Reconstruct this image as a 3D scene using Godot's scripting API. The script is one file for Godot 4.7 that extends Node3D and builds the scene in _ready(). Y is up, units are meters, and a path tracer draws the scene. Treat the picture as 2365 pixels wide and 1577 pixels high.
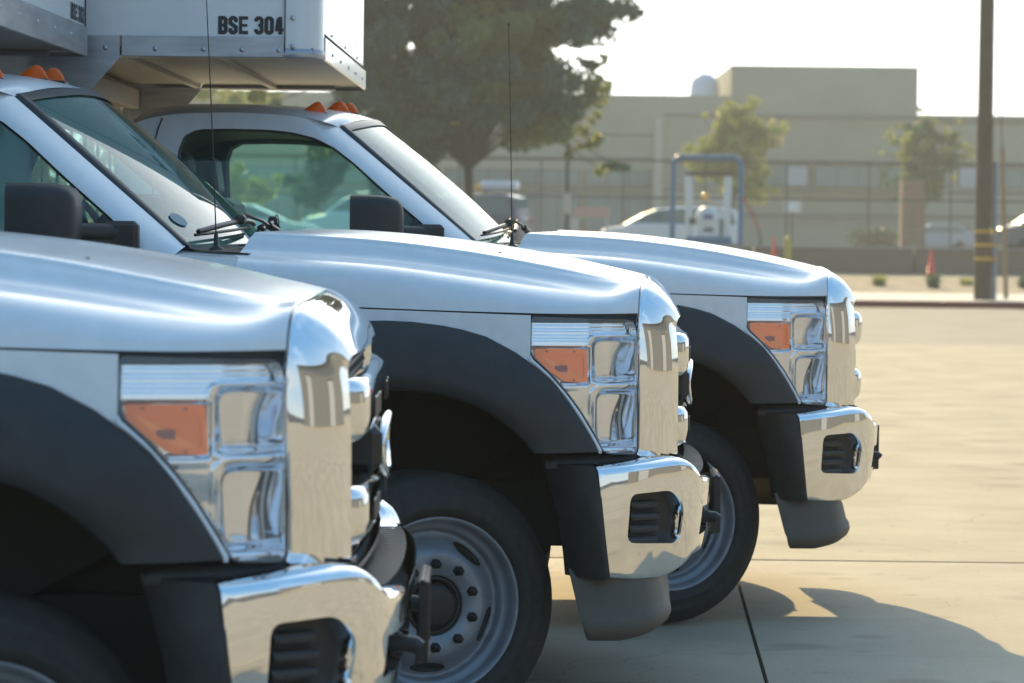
extends Node3D

var M := {}
var used := {}
const DARK := 0.02

# ---------------------------------------------------------------- helpers
func mat(n: String, r: float, g: float, b: float, rough: float, metal := 0.0) -> StandardMaterial3D:
	var m := StandardMaterial3D.new()
	m.resource_name = n
	m.albedo_color = Color(r, g, b).linear_to_srgb()
	m.roughness = rough
	m.metallic = metal
	M[n] = m
	return m

func noise_tex(freq: float, octaves: int, lo: Color, hi: Color, sd: int, size := 512, kind := FastNoiseLite.TYPE_SIMPLEX_SMOOTH) -> NoiseTexture2D:
	var n := FastNoiseLite.new()
	n.seed = sd
	n.noise_type = kind
	n.frequency = freq
	n.fractal_octaves = octaves
	var t := NoiseTexture2D.new()
	t.width = size
	t.height = size
	t.seamless = true
	t.noise = n
	var g := Gradient.new()
	g.set_color(0, lo)
	g.set_color(1, hi)
	t.color_ramp = g
	return t

func lin(r: float, g: float, b: float) -> Color:
	return Color(r, g, b).linear_to_srgb()

func tex(m: StandardMaterial3D, t: Texture2D, scale: float, world := true) -> void:
	m.albedo_color = Color.WHITE
	m.albedo_texture = t
	m.uv1_triplanar = true
	m.uv1_world_triplanar = world
	m.uv1_scale = Vector3.ONE * scale

func bump(m: StandardMaterial3D, t: Texture2D, cm: float) -> void:
	m.heightmap_enabled = true
	m.heightmap_texture = t
	m.heightmap_scale = cm

func S(group := 0) -> SurfaceTool:
	var s := SurfaceTool.new()
	s.begin(Mesh.PRIMITIVE_TRIANGLES)
	s.set_smooth_group(group)
	return s

func numbered(n: String) -> String:
	if not used.has(n):
		used[n] = 0
		return n
	used[n] += 1
	return "%s_%03d" % [n, used[n]]

func obj(called: String, s: SurfaceTool, m: Material, parent: Node3D = null) -> MeshInstance3D:
	s.generate_normals()
	s.set_material(m)
	var o := MeshInstance3D.new()
	o.mesh = s.commit()
	if parent:
		o.name = called
		parent.add_child(o, true)
	else:
		o.name = numbered(called)
		add_child(o, true)
	return o

func put(called: String, me: Mesh, parent: Node3D, t := Transform3D.IDENTITY) -> MeshInstance3D:
	var o := MeshInstance3D.new()
	o.mesh = me
	o.name = called
	o.transform = t
	parent.add_child(o, true)
	return o

func tag(o: Node, label: String, category: String, group := "") -> Node:
	o.set_meta("label", label)
	o.set_meta("category", category)
	if group:
		o.set_meta("group", group)
	return o

func thing(called: String, label: String, category: String, at := Vector3.ZERO, turn := 0.0, group := "") -> Node3D:
	var o := Node3D.new()
	o.name = numbered(called)
	add_child(o)
	o.position = at
	o.rotation.y = turn
	tag(o, label, category, group)
	return o

func struct(o: Node) -> Node:
	o.set_meta("kind", "structure")
	return o

func stuff(o: Node) -> Node:
	o.set_meta("kind", "stuff")
	return o

func mirrored(o: MeshInstance3D, parent: Node3D) -> MeshInstance3D:
	var c: MeshInstance3D = o.duplicate()
	c.name = o.name
	c.transform = Transform3D(Basis.from_scale(Vector3(1, 1, -1)), Vector3.ZERO) * o.transform
	parent.add_child(c, true)
	return c

func tri(s: SurfaceTool, a: Vector3, b: Vector3, c: Vector3) -> void:
	s.add_vertex(a)
	s.add_vertex(b)
	s.add_vertex(c)

func quad(s: SurfaceTool, a: Vector3, b: Vector3, c: Vector3, d: Vector3) -> void:
	tri(s, a, b, c)
	tri(s, a, c, d)

func grid(s: SurfaceTool, rows: Array, loop := false) -> void:
	for i in rows.size() - 1:
		var p: PackedVector3Array = rows[i]
		var q: PackedVector3Array = rows[i + 1]
		var n := p.size()
		for j in (n if loop else n - 1):
			var k := (j + 1) % n
			quad(s, p[j], p[k], q[k], q[j])

func fan(s: SurfaceTool, p: PackedVector3Array) -> void:
	var c := Vector3.ZERO
	for v in p:
		c += v
	c /= p.size()
	for i in p.size():
		tri(s, c, p[i], p[(i + 1) % p.size()])

func box(s: SurfaceTool, c: Vector3, d: Vector3, b := Basis.IDENTITY, bev := 0.0) -> void:
	# a box with chamfered edges
	var h := d / 2
	var e: float = minf(bev, minf(h.x, minf(h.y, h.z)) * 0.45)
	s.set_smooth_group(-1)
	if e <= 0.0:
		for ax in 3:
			for sg in [-1.0, 1.0]:
				var u := (ax + 1) % 3
				var w := (ax + 2) % 3
				var q := []
				for t in [[-1, -1], [1, -1], [1, 1], [-1, 1]]:
					var p := Vector3.ZERO
					p[ax] = sg * h[ax]
					p[u] = t[0] * h[u] * sg
					p[w] = t[1] * h[w]
					q.append(c + b * p)
				quad(s, q[3], q[2], q[1], q[0])
		return
	var pts := func(ax: int, sg: float) -> Array:
		var u := (ax + 1) % 3
		var w := (ax + 2) % 3
		var q := []
		for t in [[-1, -1], [1, -1], [1, 1], [-1, 1]]:
			var p := Vector3.ZERO
			p[ax] = sg * h[ax]
			p[u] = t[0] * (h[u] - e) * sg
			p[w] = t[1] * (h[w] - e)
			q.append(c + b * p)
		return q
	for ax in 3:
		for sg in [-1.0, 1.0]:
			var q: Array = pts.call(ax, sg)
			quad(s, q[3], q[2], q[1], q[0])
	for ax in 3:
		var u := (ax + 1) % 3
		var w := (ax + 2) % 3
		for su in [-1.0, 1.0]:
			for sw in [-1.0, 1.0]:
				var f := func(pu: float, pw: float, pa: float) -> Vector3:
					var p := Vector3.ZERO
					p[u] = su * pu
					p[w] = sw * pw
					p[ax] = pa
					return c + b * p
				var la := h[ax] - e
				var a: Vector3 = f.call(h[u], h[w] - e, -la)
				var a2: Vector3 = f.call(h[u], h[w] - e, la)
				var k: Vector3 = f.call(h[u] - e, h[w], -la)
				var k2: Vector3 = f.call(h[u] - e, h[w], la)
				if su * sw > 0:
					quad(s, k, k2, a2, a)
				else:
					quad(s, a, a2, k2, k)
				for sa in [-1.0, 1.0]:
					if ax == 0:
						var c1: Vector3 = f.call(h[u], h[w] - e, sa * la)
						var c2: Vector3 = f.call(h[u] - e, h[w], sa * la)
						var c3: Vector3 = f.call(h[u] - e, h[w] - e, sa * h[ax])
						if su * sw * sa > 0:
							tri(s, c1, c3, c2)
						else:
							tri(s, c1, c2, c3)

func boxm(d: Vector3, m: Material, bev := 0.0) -> Mesh:
	var s := S()
	box(s, Vector3.ZERO, d, Basis.IDENTITY, bev)
	s.generate_normals()
	s.set_material(m)
	return s.commit()

func tube(s: SurfaceTool, path: PackedVector3Array, r: float, sides := 8, caps := true, r2 := -1.0) -> void:
	s.set_smooth_group(0)
	var rows := []
	var up := Vector3(0.12, 0.97, 0.21).normalized()
	for i in path.size():
		var t := (path[mini(i + 1, path.size() - 1)] - path[maxi(i - 1, 0)]).normalized()
		var a := t.cross(up)
		if a.length() < 0.05:
			a = t.cross(Vector3.RIGHT)
		a = a.normalized()
		var b := t.cross(a).normalized()
		var rr := r if r2 < 0.0 else lerpf(r, r2, float(i) / (path.size() - 1))
		var row := PackedVector3Array()
		for k in sides:
			var an := TAU * k / sides
			row.append(path[i] + (a * cos(an) + b * sin(an)) * rr)
		rows.append(row)
	grid(s, rows, true)
	if caps:
		s.set_smooth_group(-1)
		var f: PackedVector3Array = rows[0].duplicate()
		f.reverse()
		fan(s, f)
		fan(s, rows[-1])
		s.set_smooth_group(0)

func ring_tube(s: SurfaceTool, path: PackedVector3Array, r: float, sides := 6) -> void:
	# a closed loop of tube
	var p := path.duplicate()
	var n := p.size()
	var rows := []
	for i in n + 1:
		var k := i % n
		var t := (p[(k + 1) % n] - p[(k + n - 1) % n]).normalized()
		var a := t.cross(Vector3(0.31, 0.2, 0.93)).normalized()
		var b := t.cross(a).normalized()
		var row := PackedVector3Array()
		for j in sides:
			var an := TAU * j / sides
			row.append(p[k] + (a * cos(an) + b * sin(an)) * r)
		rows.append(row)
	grid(s, rows, true)

func lathe(s: SurfaceTool, prof: Array, n := 48, sharp := false) -> void:
	# profile of (radius, height along +z)
	s.set_smooth_group(-1 if sharp else 0)
	var rows := []
	for p in prof:
		var row := PackedVector3Array()
		for k in n:
			var an := TAU * k / n
			row.append(Vector3(cos(an) * p[0], sin(an) * p[0], p[1]))
		rows.append(row)
	grid(s, rows, true)

func cr(p: Array, t: float):
	# Catmull-Rom through p, t from 0 to 1
	var n := p.size() - 1
	var x := clampf(t, 0.0, 1.0) * n
	var i := mini(int(x), n - 1)
	var f := x - i
	var a = p[maxi(i - 1, 0)]
	var b = p[i]
	var c = p[i + 1]
	var d = p[mini(i + 2, n)]
	if i == 0:
		a = b + (b - c)
	if i == n - 1:
		d = c + (c - b)
	return b + (c - a) * 0.5 * f + (a - b * 2.5 + c * 2.0 - d * 0.5) * f * f + (b * 1.5 - c * 1.5 + d * 0.5 - a * 0.5) * f * f * f

func v3(a: Array) -> PackedVector3Array:
	var o := PackedVector3Array()
	for p in a:
		o.append(Vector3(p[0], p[1], p[2]))
	return o

func v2(a: Array) -> Array:
	var o := []
	for p in a:
		o.append(Vector2(p[0], p[1]))
	return o

func tab(t: Array, x: float) -> float:
	# smooth table look-up of [x, value]
	if x <= t[0][0]:
		return t[0][1]
	for i in t.size() - 1:
		if x <= t[i + 1][0]:
			var h: float = t[i + 1][0] - t[i][0]
			var f: float = (x - t[i][0]) / h
			var m0: float = (t[i + 1][1] - t[maxi(i - 1, 0)][1]) / (t[i + 1][0] - t[maxi(i - 1, 0)][0])
			var m1: float = (t[mini(i + 2, t.size() - 1)][1] - t[i][1]) / (t[mini(i + 2, t.size() - 1)][0] - t[i][0])
			var f2 := f * f
			var f3 := f2 * f
			return (2 * f3 - 3 * f2 + 1) * t[i][1] + (f3 - 2 * f2 + f) * h * m0 + (-2 * f3 + 3 * f2) * t[i + 1][1] + (f3 - f2) * h * m1
	return t[-1][1]

func ltab(t: Array, x: float) -> float:
	if x <= t[0][0]:
		return t[0][1]
	for i in t.size() - 1:
		if x <= t[i + 1][0]:
			return lerpf(t[i][1], t[i + 1][1], (x - t[i][0]) / (t[i + 1][0] - t[i][0]))
	return t[-1][1]

func fillet(p: Array, r: float, seg := 4) -> Array:
	# rounds the corners of a closed polygon
	var o := []
	var n := p.size()
	for i in n:
		var a: Vector2 = p[(i + n - 1) % n]
		var b: Vector2 = p[i]
		var c: Vector2 = p[(i + 1) % n]
		var u := (a - b).normalized()
		var v := (c - b).normalized()
		var d: float = minf(r, minf(a.distance_to(b), b.distance_to(c)) * 0.48)
		var q := b + u * d
		var w := b + v * d
		for k in seg + 1:
			var t := float(k) / seg
			o.append(q.lerp(b, t).lerp(b.lerp(w, t), t))
	return o

func dense(p: Array, step: float, closed := true) -> Array:
	var o := []
	var n := p.size()
	for i in (n if closed else n - 1):
		var a: Vector2 = p[i]
		var b: Vector2 = p[(i + 1) % n]
		var k := maxi(1, int(ceil(a.distance_to(b) / step)))
		for j in k:
			o.append(a.lerp(b, float(j) / k))
	if not closed:
		o.append(p[-1])
	return o

func resample(p: Array, n: int) -> Array:
	var ln := [0.0]
	for i in p.size() - 1:
		ln.append(ln[-1] + (p[i + 1] - p[i]).length())
	var o := []
	var k := 0
	for i in n:
		var d: float = ln[-1] * i / (n - 1)
		while k < p.size() - 2 and ln[k + 1] < d:
			k += 1
		o.append(p[k].lerp(p[k + 1], clampf((d - ln[k]) / maxf(ln[k + 1] - ln[k], 1e-6), 0, 1)))
	return o

func towards(c: Vector2, q: Vector2, poly: Array) -> Vector2:
	# where the ray from c through q leaves the polygon
	var d := (q - c).normalized()
	var best := 0.0
	for i in poly.size():
		var a: Vector2 = poly[i]
		var b: Vector2 = poly[(i + 1) % poly.size()]
		var e := b - a
		var den := d.cross(e)
		if absf(den) < 1e-9:
			continue
		var t := (a - c).cross(e) / den
		var w := (a - c).cross(d) / den
		if w >= -1e-6 and w <= 1.000001 and t > best:
			best = t
	return c + d * best

func holed(s: SurfaceTool, outer: Array, hole: Array, f: Callable, rings := 5, inset := 0.0, lip := Vector3.ZERO) -> Array:
	# a panel with an opening: outer loop and hole in the plane, f lifts a plane point into space; returns the hole's rim
	var c := Vector2.ZERO
	for p in hole:
		c += p
	c /= hole.size()
	var inner := []
	for p in outer:
		inner.append(towards(c, p, hole))
	var rows := []
	for k in rings + 1:
		var row := PackedVector3Array()
		for i in outer.size():
			row.append(f.call(outer[i].lerp(inner[i], float(k) / rings)))
		rows.append(row)
	grid(s, rows, true)
	var rim: PackedVector3Array = rows[-1]
	if lip != Vector3.ZERO:
		var inn := PackedVector3Array()
		for v in rim:
			inn.append(v + lip)
		s.set_smooth_group(1)
		grid(s, [rim, inn], true)
		s.set_smooth_group(0)
	return [rim, inner]

func plate(s: SurfaceTool, poly: Array, f: Callable, thick: Vector3) -> void:
	# a slab of any outline, f lifts plane points into space
	var pp := PackedVector2Array()
	for p in poly:
		pp.append(p)
	var idx := Geometry2D.triangulate_polygon(pp)
	s.set_smooth_group(-1)
	for i in range(0, idx.size(), 3):
		var a: Vector3 = f.call(pp[idx[i]])
		var b: Vector3 = f.call(pp[idx[i + 1]])
		var c: Vector3 = f.call(pp[idx[i + 2]])
		tri(s, a, b, c)
		if thick != Vector3.ZERO:
			tri(s, a + thick, c + thick, b + thick)
	if thick != Vector3.ZERO:
		for i in pp.size():
			var a: Vector3 = f.call(pp[i])
			var b: Vector3 = f.call(pp[(i + 1) % pp.size()])
			quad(s, a, a + thick, b + thick, b)

func fxy(z: float) -> Callable:
	return func(p: Vector2) -> Vector3: return Vector3(p.x, p.y, z)

func ribbon(s: SurfaceTool, pts: Array, w: float, f: Callable, closed := false) -> void:
	# a flat stroke with mitred corners
	var n := pts.size()
	var l := []
	var r := []
	for i in n:
		var a: Vector2 = pts[(i + n - 1) % n] if (closed or i > 0) else pts[i] * 2.0 - pts[i + 1]
		var b: Vector2 = pts[i]
		var c: Vector2 = pts[(i + 1) % n] if (closed or i < n - 1) else b * 2.0 - a
		var u := (b - a).normalized()
		var v := (c - b).normalized()
		var nn := (Vector2(-u.y, u.x) + Vector2(-v.y, v.x)).normalized()
		var k: float = w / 2 / maxf(nn.dot(Vector2(-u.y, u.x)), 0.4)
		l.append(b + nn * k)
		r.append(b - nn * k)
	s.set_smooth_group(-1)
	for i in (n if closed else n - 1):
		var j := (i + 1) % n
		quad(s, f.call(l[i]), f.call(l[j]), f.call(r[j]), f.call(r[i]))

func letters(s: SurfaceTool, text: String, cw: float, h: float, st: float, gap: float, f: Callable) -> void:
	# heavy condensed capitals made of strokes; f(x, y) puts them on the panel
	var x := 0.0
	var e := st / 2
	for ch in text:
		if ch == " ":
			x += cw * 0.55
			continue
		var L := x + e
		var R := x + cw - e
		var B := e * 0.8
		var T := h - e * 0.8
		var m := h / 2
		var q := cw * 0.16
		if ch == "B":
			ribbon(s, v2([[L, B], [L, T], [R - q, T], [R, T - q], [R, m + q], [R - q, m], [R, m - q], [R, B + q], [R - q, B]]), st, f, true)
			ribbon(s, v2([[L + e, m], [R - q - e, m]]), st * 0.7, f)
		elif ch == "S":
			ribbon(s, v2([[R, T - h * 0.24], [R, T - q], [R - q, T], [L + q, T], [L, T - q], [L, m + q * 1.3], [R, m - q * 1.3], [R, B + q], [R - q, B], [L + q, B], [L, B + q], [L, B + h * 0.24]]), st, f)
		elif ch == "E":
			ribbon(s, v2([[R + e, T], [L, T], [L, B], [R + e, B]]), st * 0.86, f)
			ribbon(s, v2([[L + e * 0.86, m], [R + e * 0.6, m]]), st * 0.7, f)
		elif ch == "3":
			ribbon(s, v2([[L, T - h * 0.2], [L, T - q], [L + q, T], [R - q, T], [R, T - q], [R, m + q], [R - q, m], [R, m - q], [R, B + q], [R - q, B], [L + q, B], [L, B + q], [L, B + h * 0.2]]), st * 0.95, f)
		elif ch == "0":
			ribbon(s, v2([[L, B + q], [L, T - q], [L + q, T], [R - q, T], [R, T - q], [R, B + q], [R - q, B], [L + q, B]]), st, f, true)
		elif ch == "4":
			ribbon(s, v2([[R - e, 0], [R - e, h]]), st, f)
			ribbon(s, v2([[R - e * 2, T], [L, h * 0.3], [L, h * 0.26], [R - e * 2, h * 0.26]]), st * 0.8, f)
			ribbon(s, v2([[R, h * 0.26], [R + e * 1.3, h * 0.26]]), st * 0.8, f)
		elif ch == "2":
			ribbon(s, v2([[L, T - h * 0.2], [L, T - q], [L + q, T], [R - q, T], [R, T - q], [R, m + q * 0.6], [L, B + q], [L, B], [R + e, B]]), st, f)
		x += cw + gap

# ---------------------------------------------------------------- materials
func materials() -> void:
	var m := mat("white_paint", 0.72, 0.74, 0.76, 0.45)
	tex(m, noise_tex(0.02, 5, lin(0.66, 0.68, 0.69), lin(0.76, 0.78, 0.80), 61, 512), 1.1, false)
	m.clearcoat_enabled = true
	m.clearcoat = 1.0
	m.clearcoat_roughness = 0.17
	m = mat("box_white", 0.70, 0.71, 0.71, 0.3)
	tex(m, noise_tex(0.004, 4, lin(0.64, 0.65, 0.65), lin(0.74, 0.75, 0.75), 31), 0.5, false)
	m.clearcoat_enabled = true
	m.clearcoat = 0.8
	m.clearcoat_roughness = 0.08
	m = mat("chrome", 0.86, 0.86, 0.87, 0.035, 1.0)
	m = mat("reflector", 0.88, 0.88, 0.9, 0.09, 1.0)
	mat("black_trim", 0.012, 0.013, 0.014, 0.35)
	m = mat("flare_plastic", 0.024, 0.024, 0.024, 0.55)
	tex(m, noise_tex(0.015, 5, lin(0.017, 0.017, 0.017), lin(0.032, 0.031, 0.029), 62, 512), 1.4, false)
	bump(m, noise_tex(0.25, 2, Color.BLACK, Color.WHITE, 7, 256), 0.03)
	m.uv1_triplanar = true
	mat("dark_plastic", 0.018, 0.018, 0.019, 0.5)
	mat("louvre_plastic", 0.03, 0.03, 0.031, 0.45)
	m = mat("valance_plastic", 0.10, 0.083, 0.062, 0.6)
	mat("underbody", 0.03, 0.028, 0.023, 0.85)
	m = mat("rubber", 0.016, 0.016, 0.016, 0.75)
	tex(m, noise_tex(0.03, 4, lin(0.016, 0.0155, 0.0145), lin(0.034, 0.032, 0.028), 5, 256), 3.0, false)
	m = mat("wheel_steel", 0.23, 0.25, 0.28, 0.38, 0.25)
	tex(m, noise_tex(0.02, 5, lin(0.17, 0.18, 0.2), lin(0.29, 0.31, 0.34), 6, 256), 2.0, false)
	mat("hub_black", 0.012, 0.011, 0.01, 0.5)
	m = mat("amber", 1.0, 0.27, 0.05, 0.3, 0.85)
	mat("amber_dark", 0.4, 0.08, 0.03, 0.4)
	m = mat("lamp_orange", 1.0, 0.2, 0.004, 0.25)
	m.backlight_enabled = true
	m.backlight = Color(1.0, 0.5, 0.05)
	m = mat("headlight_lens", 0.9, 0.93, 0.95, 0.02)
	m.transparency = BaseMaterial3D.TRANSPARENCY_ALPHA
	m.albedo_color.a = 0.10
	m = mat("door_glass", 0.1, 0.4, 0.36, 0.01)
	m.transparency = BaseMaterial3D.TRANSPARENCY_ALPHA
	m.albedo_color.a = 0.06
	m = mat("tint_film", 0.52, 0.97, 0.88, 0.0)
	m.refraction_enabled = true
	m.refraction_scale = 0.0
	m.albedo_color.a = 0.0
	m = mat("windshield_glass", 0.08, 0.34, 0.3, 0.01)
	m.transparency = BaseMaterial3D.TRANSPARENCY_ALPHA
	m.albedo_color.a = 0.3
	mat("interior", 0.02, 0.025, 0.03, 0.7)
	mat("dashboard", 0.05, 0.055, 0.06, 0.6)
	m = mat("aluminium", 0.42, 0.43, 0.45, 0.36, 0.75)
	tex(m, noise_tex(0.012, 5, lin(0.3, 0.31, 0.33), lin(0.5, 0.51, 0.53), 11, 512), 1.6, false)
	m.uv1_scale = Vector3(0.5, 2.5, 0.5)
	m = mat("bulkhead_metal", 0.66, 0.62, 0.55, 0.16, 0.8)
	bump(m, noise_tex(0.02, 2, Color.BLACK, Color.WHITE, 13, 256), 0.6)
	m.uv1_triplanar = true
	m.uv1_scale = Vector3(0.5, 1.6, 0.5)
	mat("underside", 0.3, 0.28, 0.25, 0.45)
	m = mat("rivet_steel", 0.5, 0.5, 0.52, 0.3, 0.8)
	mat("lettering", 0.02, 0.022, 0.025, 0.5)
	mat("sticker", 0.16, 0.26, 0.3, 0.6)
	mat("antenna_black", 0.01, 0.01, 0.01, 0.4)
	mat("emblem_blue", 0.01, 0.03, 0.14, 0.15)
	# setting
	var con := noise_tex(0.006, 5, lin(0.32, 0.275, 0.2), lin(0.415, 0.36, 0.265), 21, 1024)
	var grain := noise_tex(0.12, 3, Color.BLACK, Color.WHITE, 22, 512)
	m = mat("concrete", 0.4, 0.35, 0.28, 0.85)
	tex(m, con, 0.18)
	m.detail_enabled = true
	m.detail_blend_mode = BaseMaterial3D.BLEND_MODE_MUL
	m.detail_albedo = stained(51)
	m.detail_uv_layer = BaseMaterial3D.DETAIL_UV_2
	m.uv2_triplanar = true
	m.uv2_world_triplanar = true
	m.uv2_scale = Vector3(0.31, 0.31, 0.31)
	bump(m, grain, 0.08)
	m = mat("concrete_worn", 0.4, 0.35, 0.28, 0.9)
	tex(m, noise_tex(0.008, 5, lin(0.30, 0.258, 0.178), lin(0.42, 0.362, 0.252), 41, 1024), 0.12)
	m.detail_enabled = true
	m.detail_blend_mode = BaseMaterial3D.BLEND_MODE_MUL
	m.detail_albedo = stained(52)
	m.detail_uv_layer = BaseMaterial3D.DETAIL_UV_2
	m.uv2_triplanar = true
	m.uv2_world_triplanar = true
	m.uv2_scale = Vector3(0.17, 0.17, 0.17)
	bump(m, grain, 0.15)
	m = mat("joint_dark", 0.035, 0.03, 0.026, 0.9)
	m = mat("asphalt", 0.2, 0.19, 0.17, 0.9)
	tex(m, noise_tex(0.01, 5, lin(0.21, 0.185, 0.145), lin(0.29, 0.26, 0.21), 24, 512), 0.1)
	m = mat("sidewalk", 0.5, 0.46, 0.4, 0.85)
	tex(m, noise_tex(0.01, 4, lin(0.54, 0.49, 0.4), lin(0.64, 0.6, 0.5), 25, 512), 0.15)
	mat("curb_red", 0.2, 0.025, 0.025, 0.7)
	m = mat("dirt", 0.3, 0.24, 0.16, 0.95)
	tex(m, noise_tex(0.02, 5, lin(0.22, 0.165, 0.105), lin(0.40, 0.325, 0.22), 26, 512), 0.12)
	mat("wall_brown", 0.22, 0.165, 0.12, 0.85)
	mat("lot_grey", 0.36, 0.33, 0.27, 0.9)
	m = mat("building_beige", 0.3, 0.27, 0.21, 0.85)
	tex(m, noise_tex(0.01, 4, lin(0.27, 0.25, 0.185), lin(0.34, 0.315, 0.235), 27, 512), 0.04)
	mat("building_band", 0.12, 0.115, 0.095, 0.8)
	mat("building_light", 0.42, 0.37, 0.29, 0.8)
	mat("window_dark", 0.03, 0.04, 0.04, 0.15)
	mat("window_pale", 0.35, 0.38, 0.38, 0.2)
	mat("roof_white", 0.6, 0.62, 0.66, 0.5)
	mat("brick_red", 0.22, 0.13, 0.09, 0.9)
	m = mat("pole_wood", 0.07, 0.05, 0.035, 0.9)
	tex(m, noise_tex(0.02, 5, lin(0.06, 0.038, 0.024), lin(0.14, 0.09, 0.055), 28, 256), 0.8)
	m.uv1_scale = Vector3(3, 0.3, 3)
	mat("conduit_grey", 0.2, 0.22, 0.24, 0.5)
	mat("band_yellow", 0.55, 0.3, 0.02, 0.5)
	mat("cable", 0.05, 0.05, 0.05, 0.6)
	mat("guard_brown", 0.25, 0.17, 0.1, 0.7)
	mat("cone_orange", 0.85, 0.05, 0.025, 0.5)
	mat("bollard_yellow", 0.45, 0.33, 0.03, 0.3)
	mat("frame_blue", 0.02, 0.13, 0.26, 0.4)
	mat("post_white", 0.65, 0.68, 0.68, 0.4)
	mat("steel_dark", 0.05, 0.05, 0.05, 0.5)
	mat("label_blue", 0.03, 0.07, 0.25, 0.4)
	mat("hose_red", 0.35, 0.05, 0.04, 0.6)
	mat("sign_face", 0.5, 0.48, 0.44, 0.5)
	mat("sign_pink", 0.5, 0.33, 0.28, 0.6)
	m = mat("beacon_amber", 0.9, 0.4, 0.03, 0.2)
	m = mat("car_white", 0.7, 0.71, 0.72, 0.3)
	m.clearcoat_enabled = true
	m = mat("car_blue", 0.02, 0.03, 0.09, 0.3)
	m.clearcoat_enabled = true
	m = mat("car_silver", 0.26, 0.3, 0.36, 0.3, 0.2)
	m.clearcoat_enabled = true
	m = mat("car_grey", 0.1, 0.105, 0.115, 0.3, 0.3)
	m.clearcoat_enabled = true
	m = mat("car_glass", 0.07, 0.15, 0.16, 0.04)
	mat("tail_red", 0.5, 0.02, 0.02, 0.2)
	m = mat("bark", 0.05, 0.04, 0.03, 0.95)
	for k in [["leaf_dark", 0.018, 0.052, 0.038], ["leaf_olive", 0.04, 0.075, 0.022], ["leaf_yellow", 0.24, 0.22, 0.02], ["leaf_rust", 0.2, 0.09, 0.02], ["leaf_bright", 0.1, 0.15, 0.025], ["blossom_pink", 0.55, 0.22, 0.28]]:
		m = mat(k[0], k[1], k[2], k[3], 0.6)
		m.backlight_enabled = true
		m.backlight = Color(0.22, 0.36, 0.22) if k[0] == "leaf_dark" else Color(0.6, 0.62, 0.3)
		m.cull_mode = BaseMaterial3D.CULL_DISABLED
	mat("warehouse_wall", 0.26, 0.25, 0.22, 0.8)
	mat("shutter_white", 0.62, 0.6, 0.56, 0.5)

func stained(sd: int) -> ImageTexture:
	# grit, drips and scuffs for a worn pavement
	var n := 640
	var im := Image.create(n, n, false, Image.FORMAT_RGB8)
	var g := RandomNumberGenerator.new()
	g.seed = sd
	var base := []
	base.resize(n * n)
	for i in n * n:
		base[i] = 1.0 - 0.13 * g.randf() * g.randf()
	var blot := func(cx: float, cy: float, rx: float, ry: float, k: float) -> void:
		for y in range(int(cy - ry), int(cy + ry) + 1):
			for x in range(int(cx - rx), int(cx + rx) + 1):
				var d := Vector2((x - cx) / rx, (y - cy) / ry).length_squared()
				if d < 1.0:
					var spot := posmod(y, n) * n + posmod(x, n)
					base[spot] *= 1.0 - k * (1.0 - d)
	for i in 260:
		blot.call(g.randf() * n, g.randf() * n, g.randf_range(1.0, 2.6), g.randf_range(1.0, 2.6), g.randf_range(0.15, 0.55))
	for i in 26:
		var r := g.randf_range(6.0, 26.0)
		blot.call(g.randf() * n, g.randf() * n, r * g.randf_range(0.7, 1.5), r, g.randf_range(0.08, 0.3))
	for i in 14:
		blot.call(g.randf() * n, g.randf() * n, g.randf_range(90.0, 260.0), g.randf_range(1.5, 6.0), g.randf_range(0.03, 0.10))
	for i in 5:
		var p := Vector2(g.randf() * n, g.randf() * n)
		var a := g.randf() * TAU
		for k in 200:
			a += g.randf_range(-0.25, 0.25)
			p += Vector2(cos(a), sin(a))
			blot.call(p.x, p.y, 1.1, 1.1, 0.2)
	for y in n:
		for x in n:
			var v: float = base[y * n + x]
			im.set_pixel(x, y, Color(v, v * 0.995, v * 0.985).linear_to_srgb())
	return ImageTexture.create_from_image(im)

# ---------------------------------------------------------------- light and camera
const SUN_EL := 25.0
const SUN_AZ := -11.0

func sky_image() -> ImageTexture:
	var W := 512
	var H := 256
	var im := Image.create(W, H, false, Image.FORMAT_RGBAF)
	var sd := Vector3(sin(deg_to_rad(SUN_AZ)) * cos(deg_to_rad(SUN_EL)), sin(deg_to_rad(SUN_EL)), -cos(deg_to_rad(SUN_AZ)) * cos(deg_to_rad(SUN_EL)))
	var nz := FastNoiseLite.new()
	nz.seed = 3
	nz.frequency = 1.4
	nz.fractal_octaves = 4
	for j in H:
		var th := PI / 2 - PI * (j + 0.5) / H
		for i in W:
			var ph := (i + 0.5) / W * TAU
			var d := Vector3(sin(ph) * cos(th), sin(th), -cos(ph) * cos(th))
			var y := maxf(d.y, 0.0)
			var haze := exp(-y * 4.5)
			var c := Vector3(0.13, 0.35, 0.64).lerp(Vector3(0.46, 0.65, 0.79), haze)
			var cs := clampf(d.dot(sd), -1.0, 1.0)
			var an := acos(cs)
			# bright hazy air round the sun
			c += Vector3(1.0, 0.93, 0.78) * (3.2 * exp(-pow(an / 0.22, 1.3)) + 1.5 * exp(-pow(an / 0.62, 2.0)))
			c += Vector3(1.0, 0.95, 0.84) * 1.9 * exp(-y * 7.0) * exp(-pow(an / 1.0, 2.0))
			var wisp := clampf(nz.get_noise_3d(d.x * 1.2, d.y * 3.0, d.z * 1.2) - 0.08, 0.0, 1.0) * smoothstep(0.05, 0.3, d.y)
			c += Vector3(0.5, 0.5, 0.52) * wisp * 0.8
			im.set_pixel(i, j, Color(c.x, c.y, c.z, 1.0))
	return ImageTexture.create_from_image(im)

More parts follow.
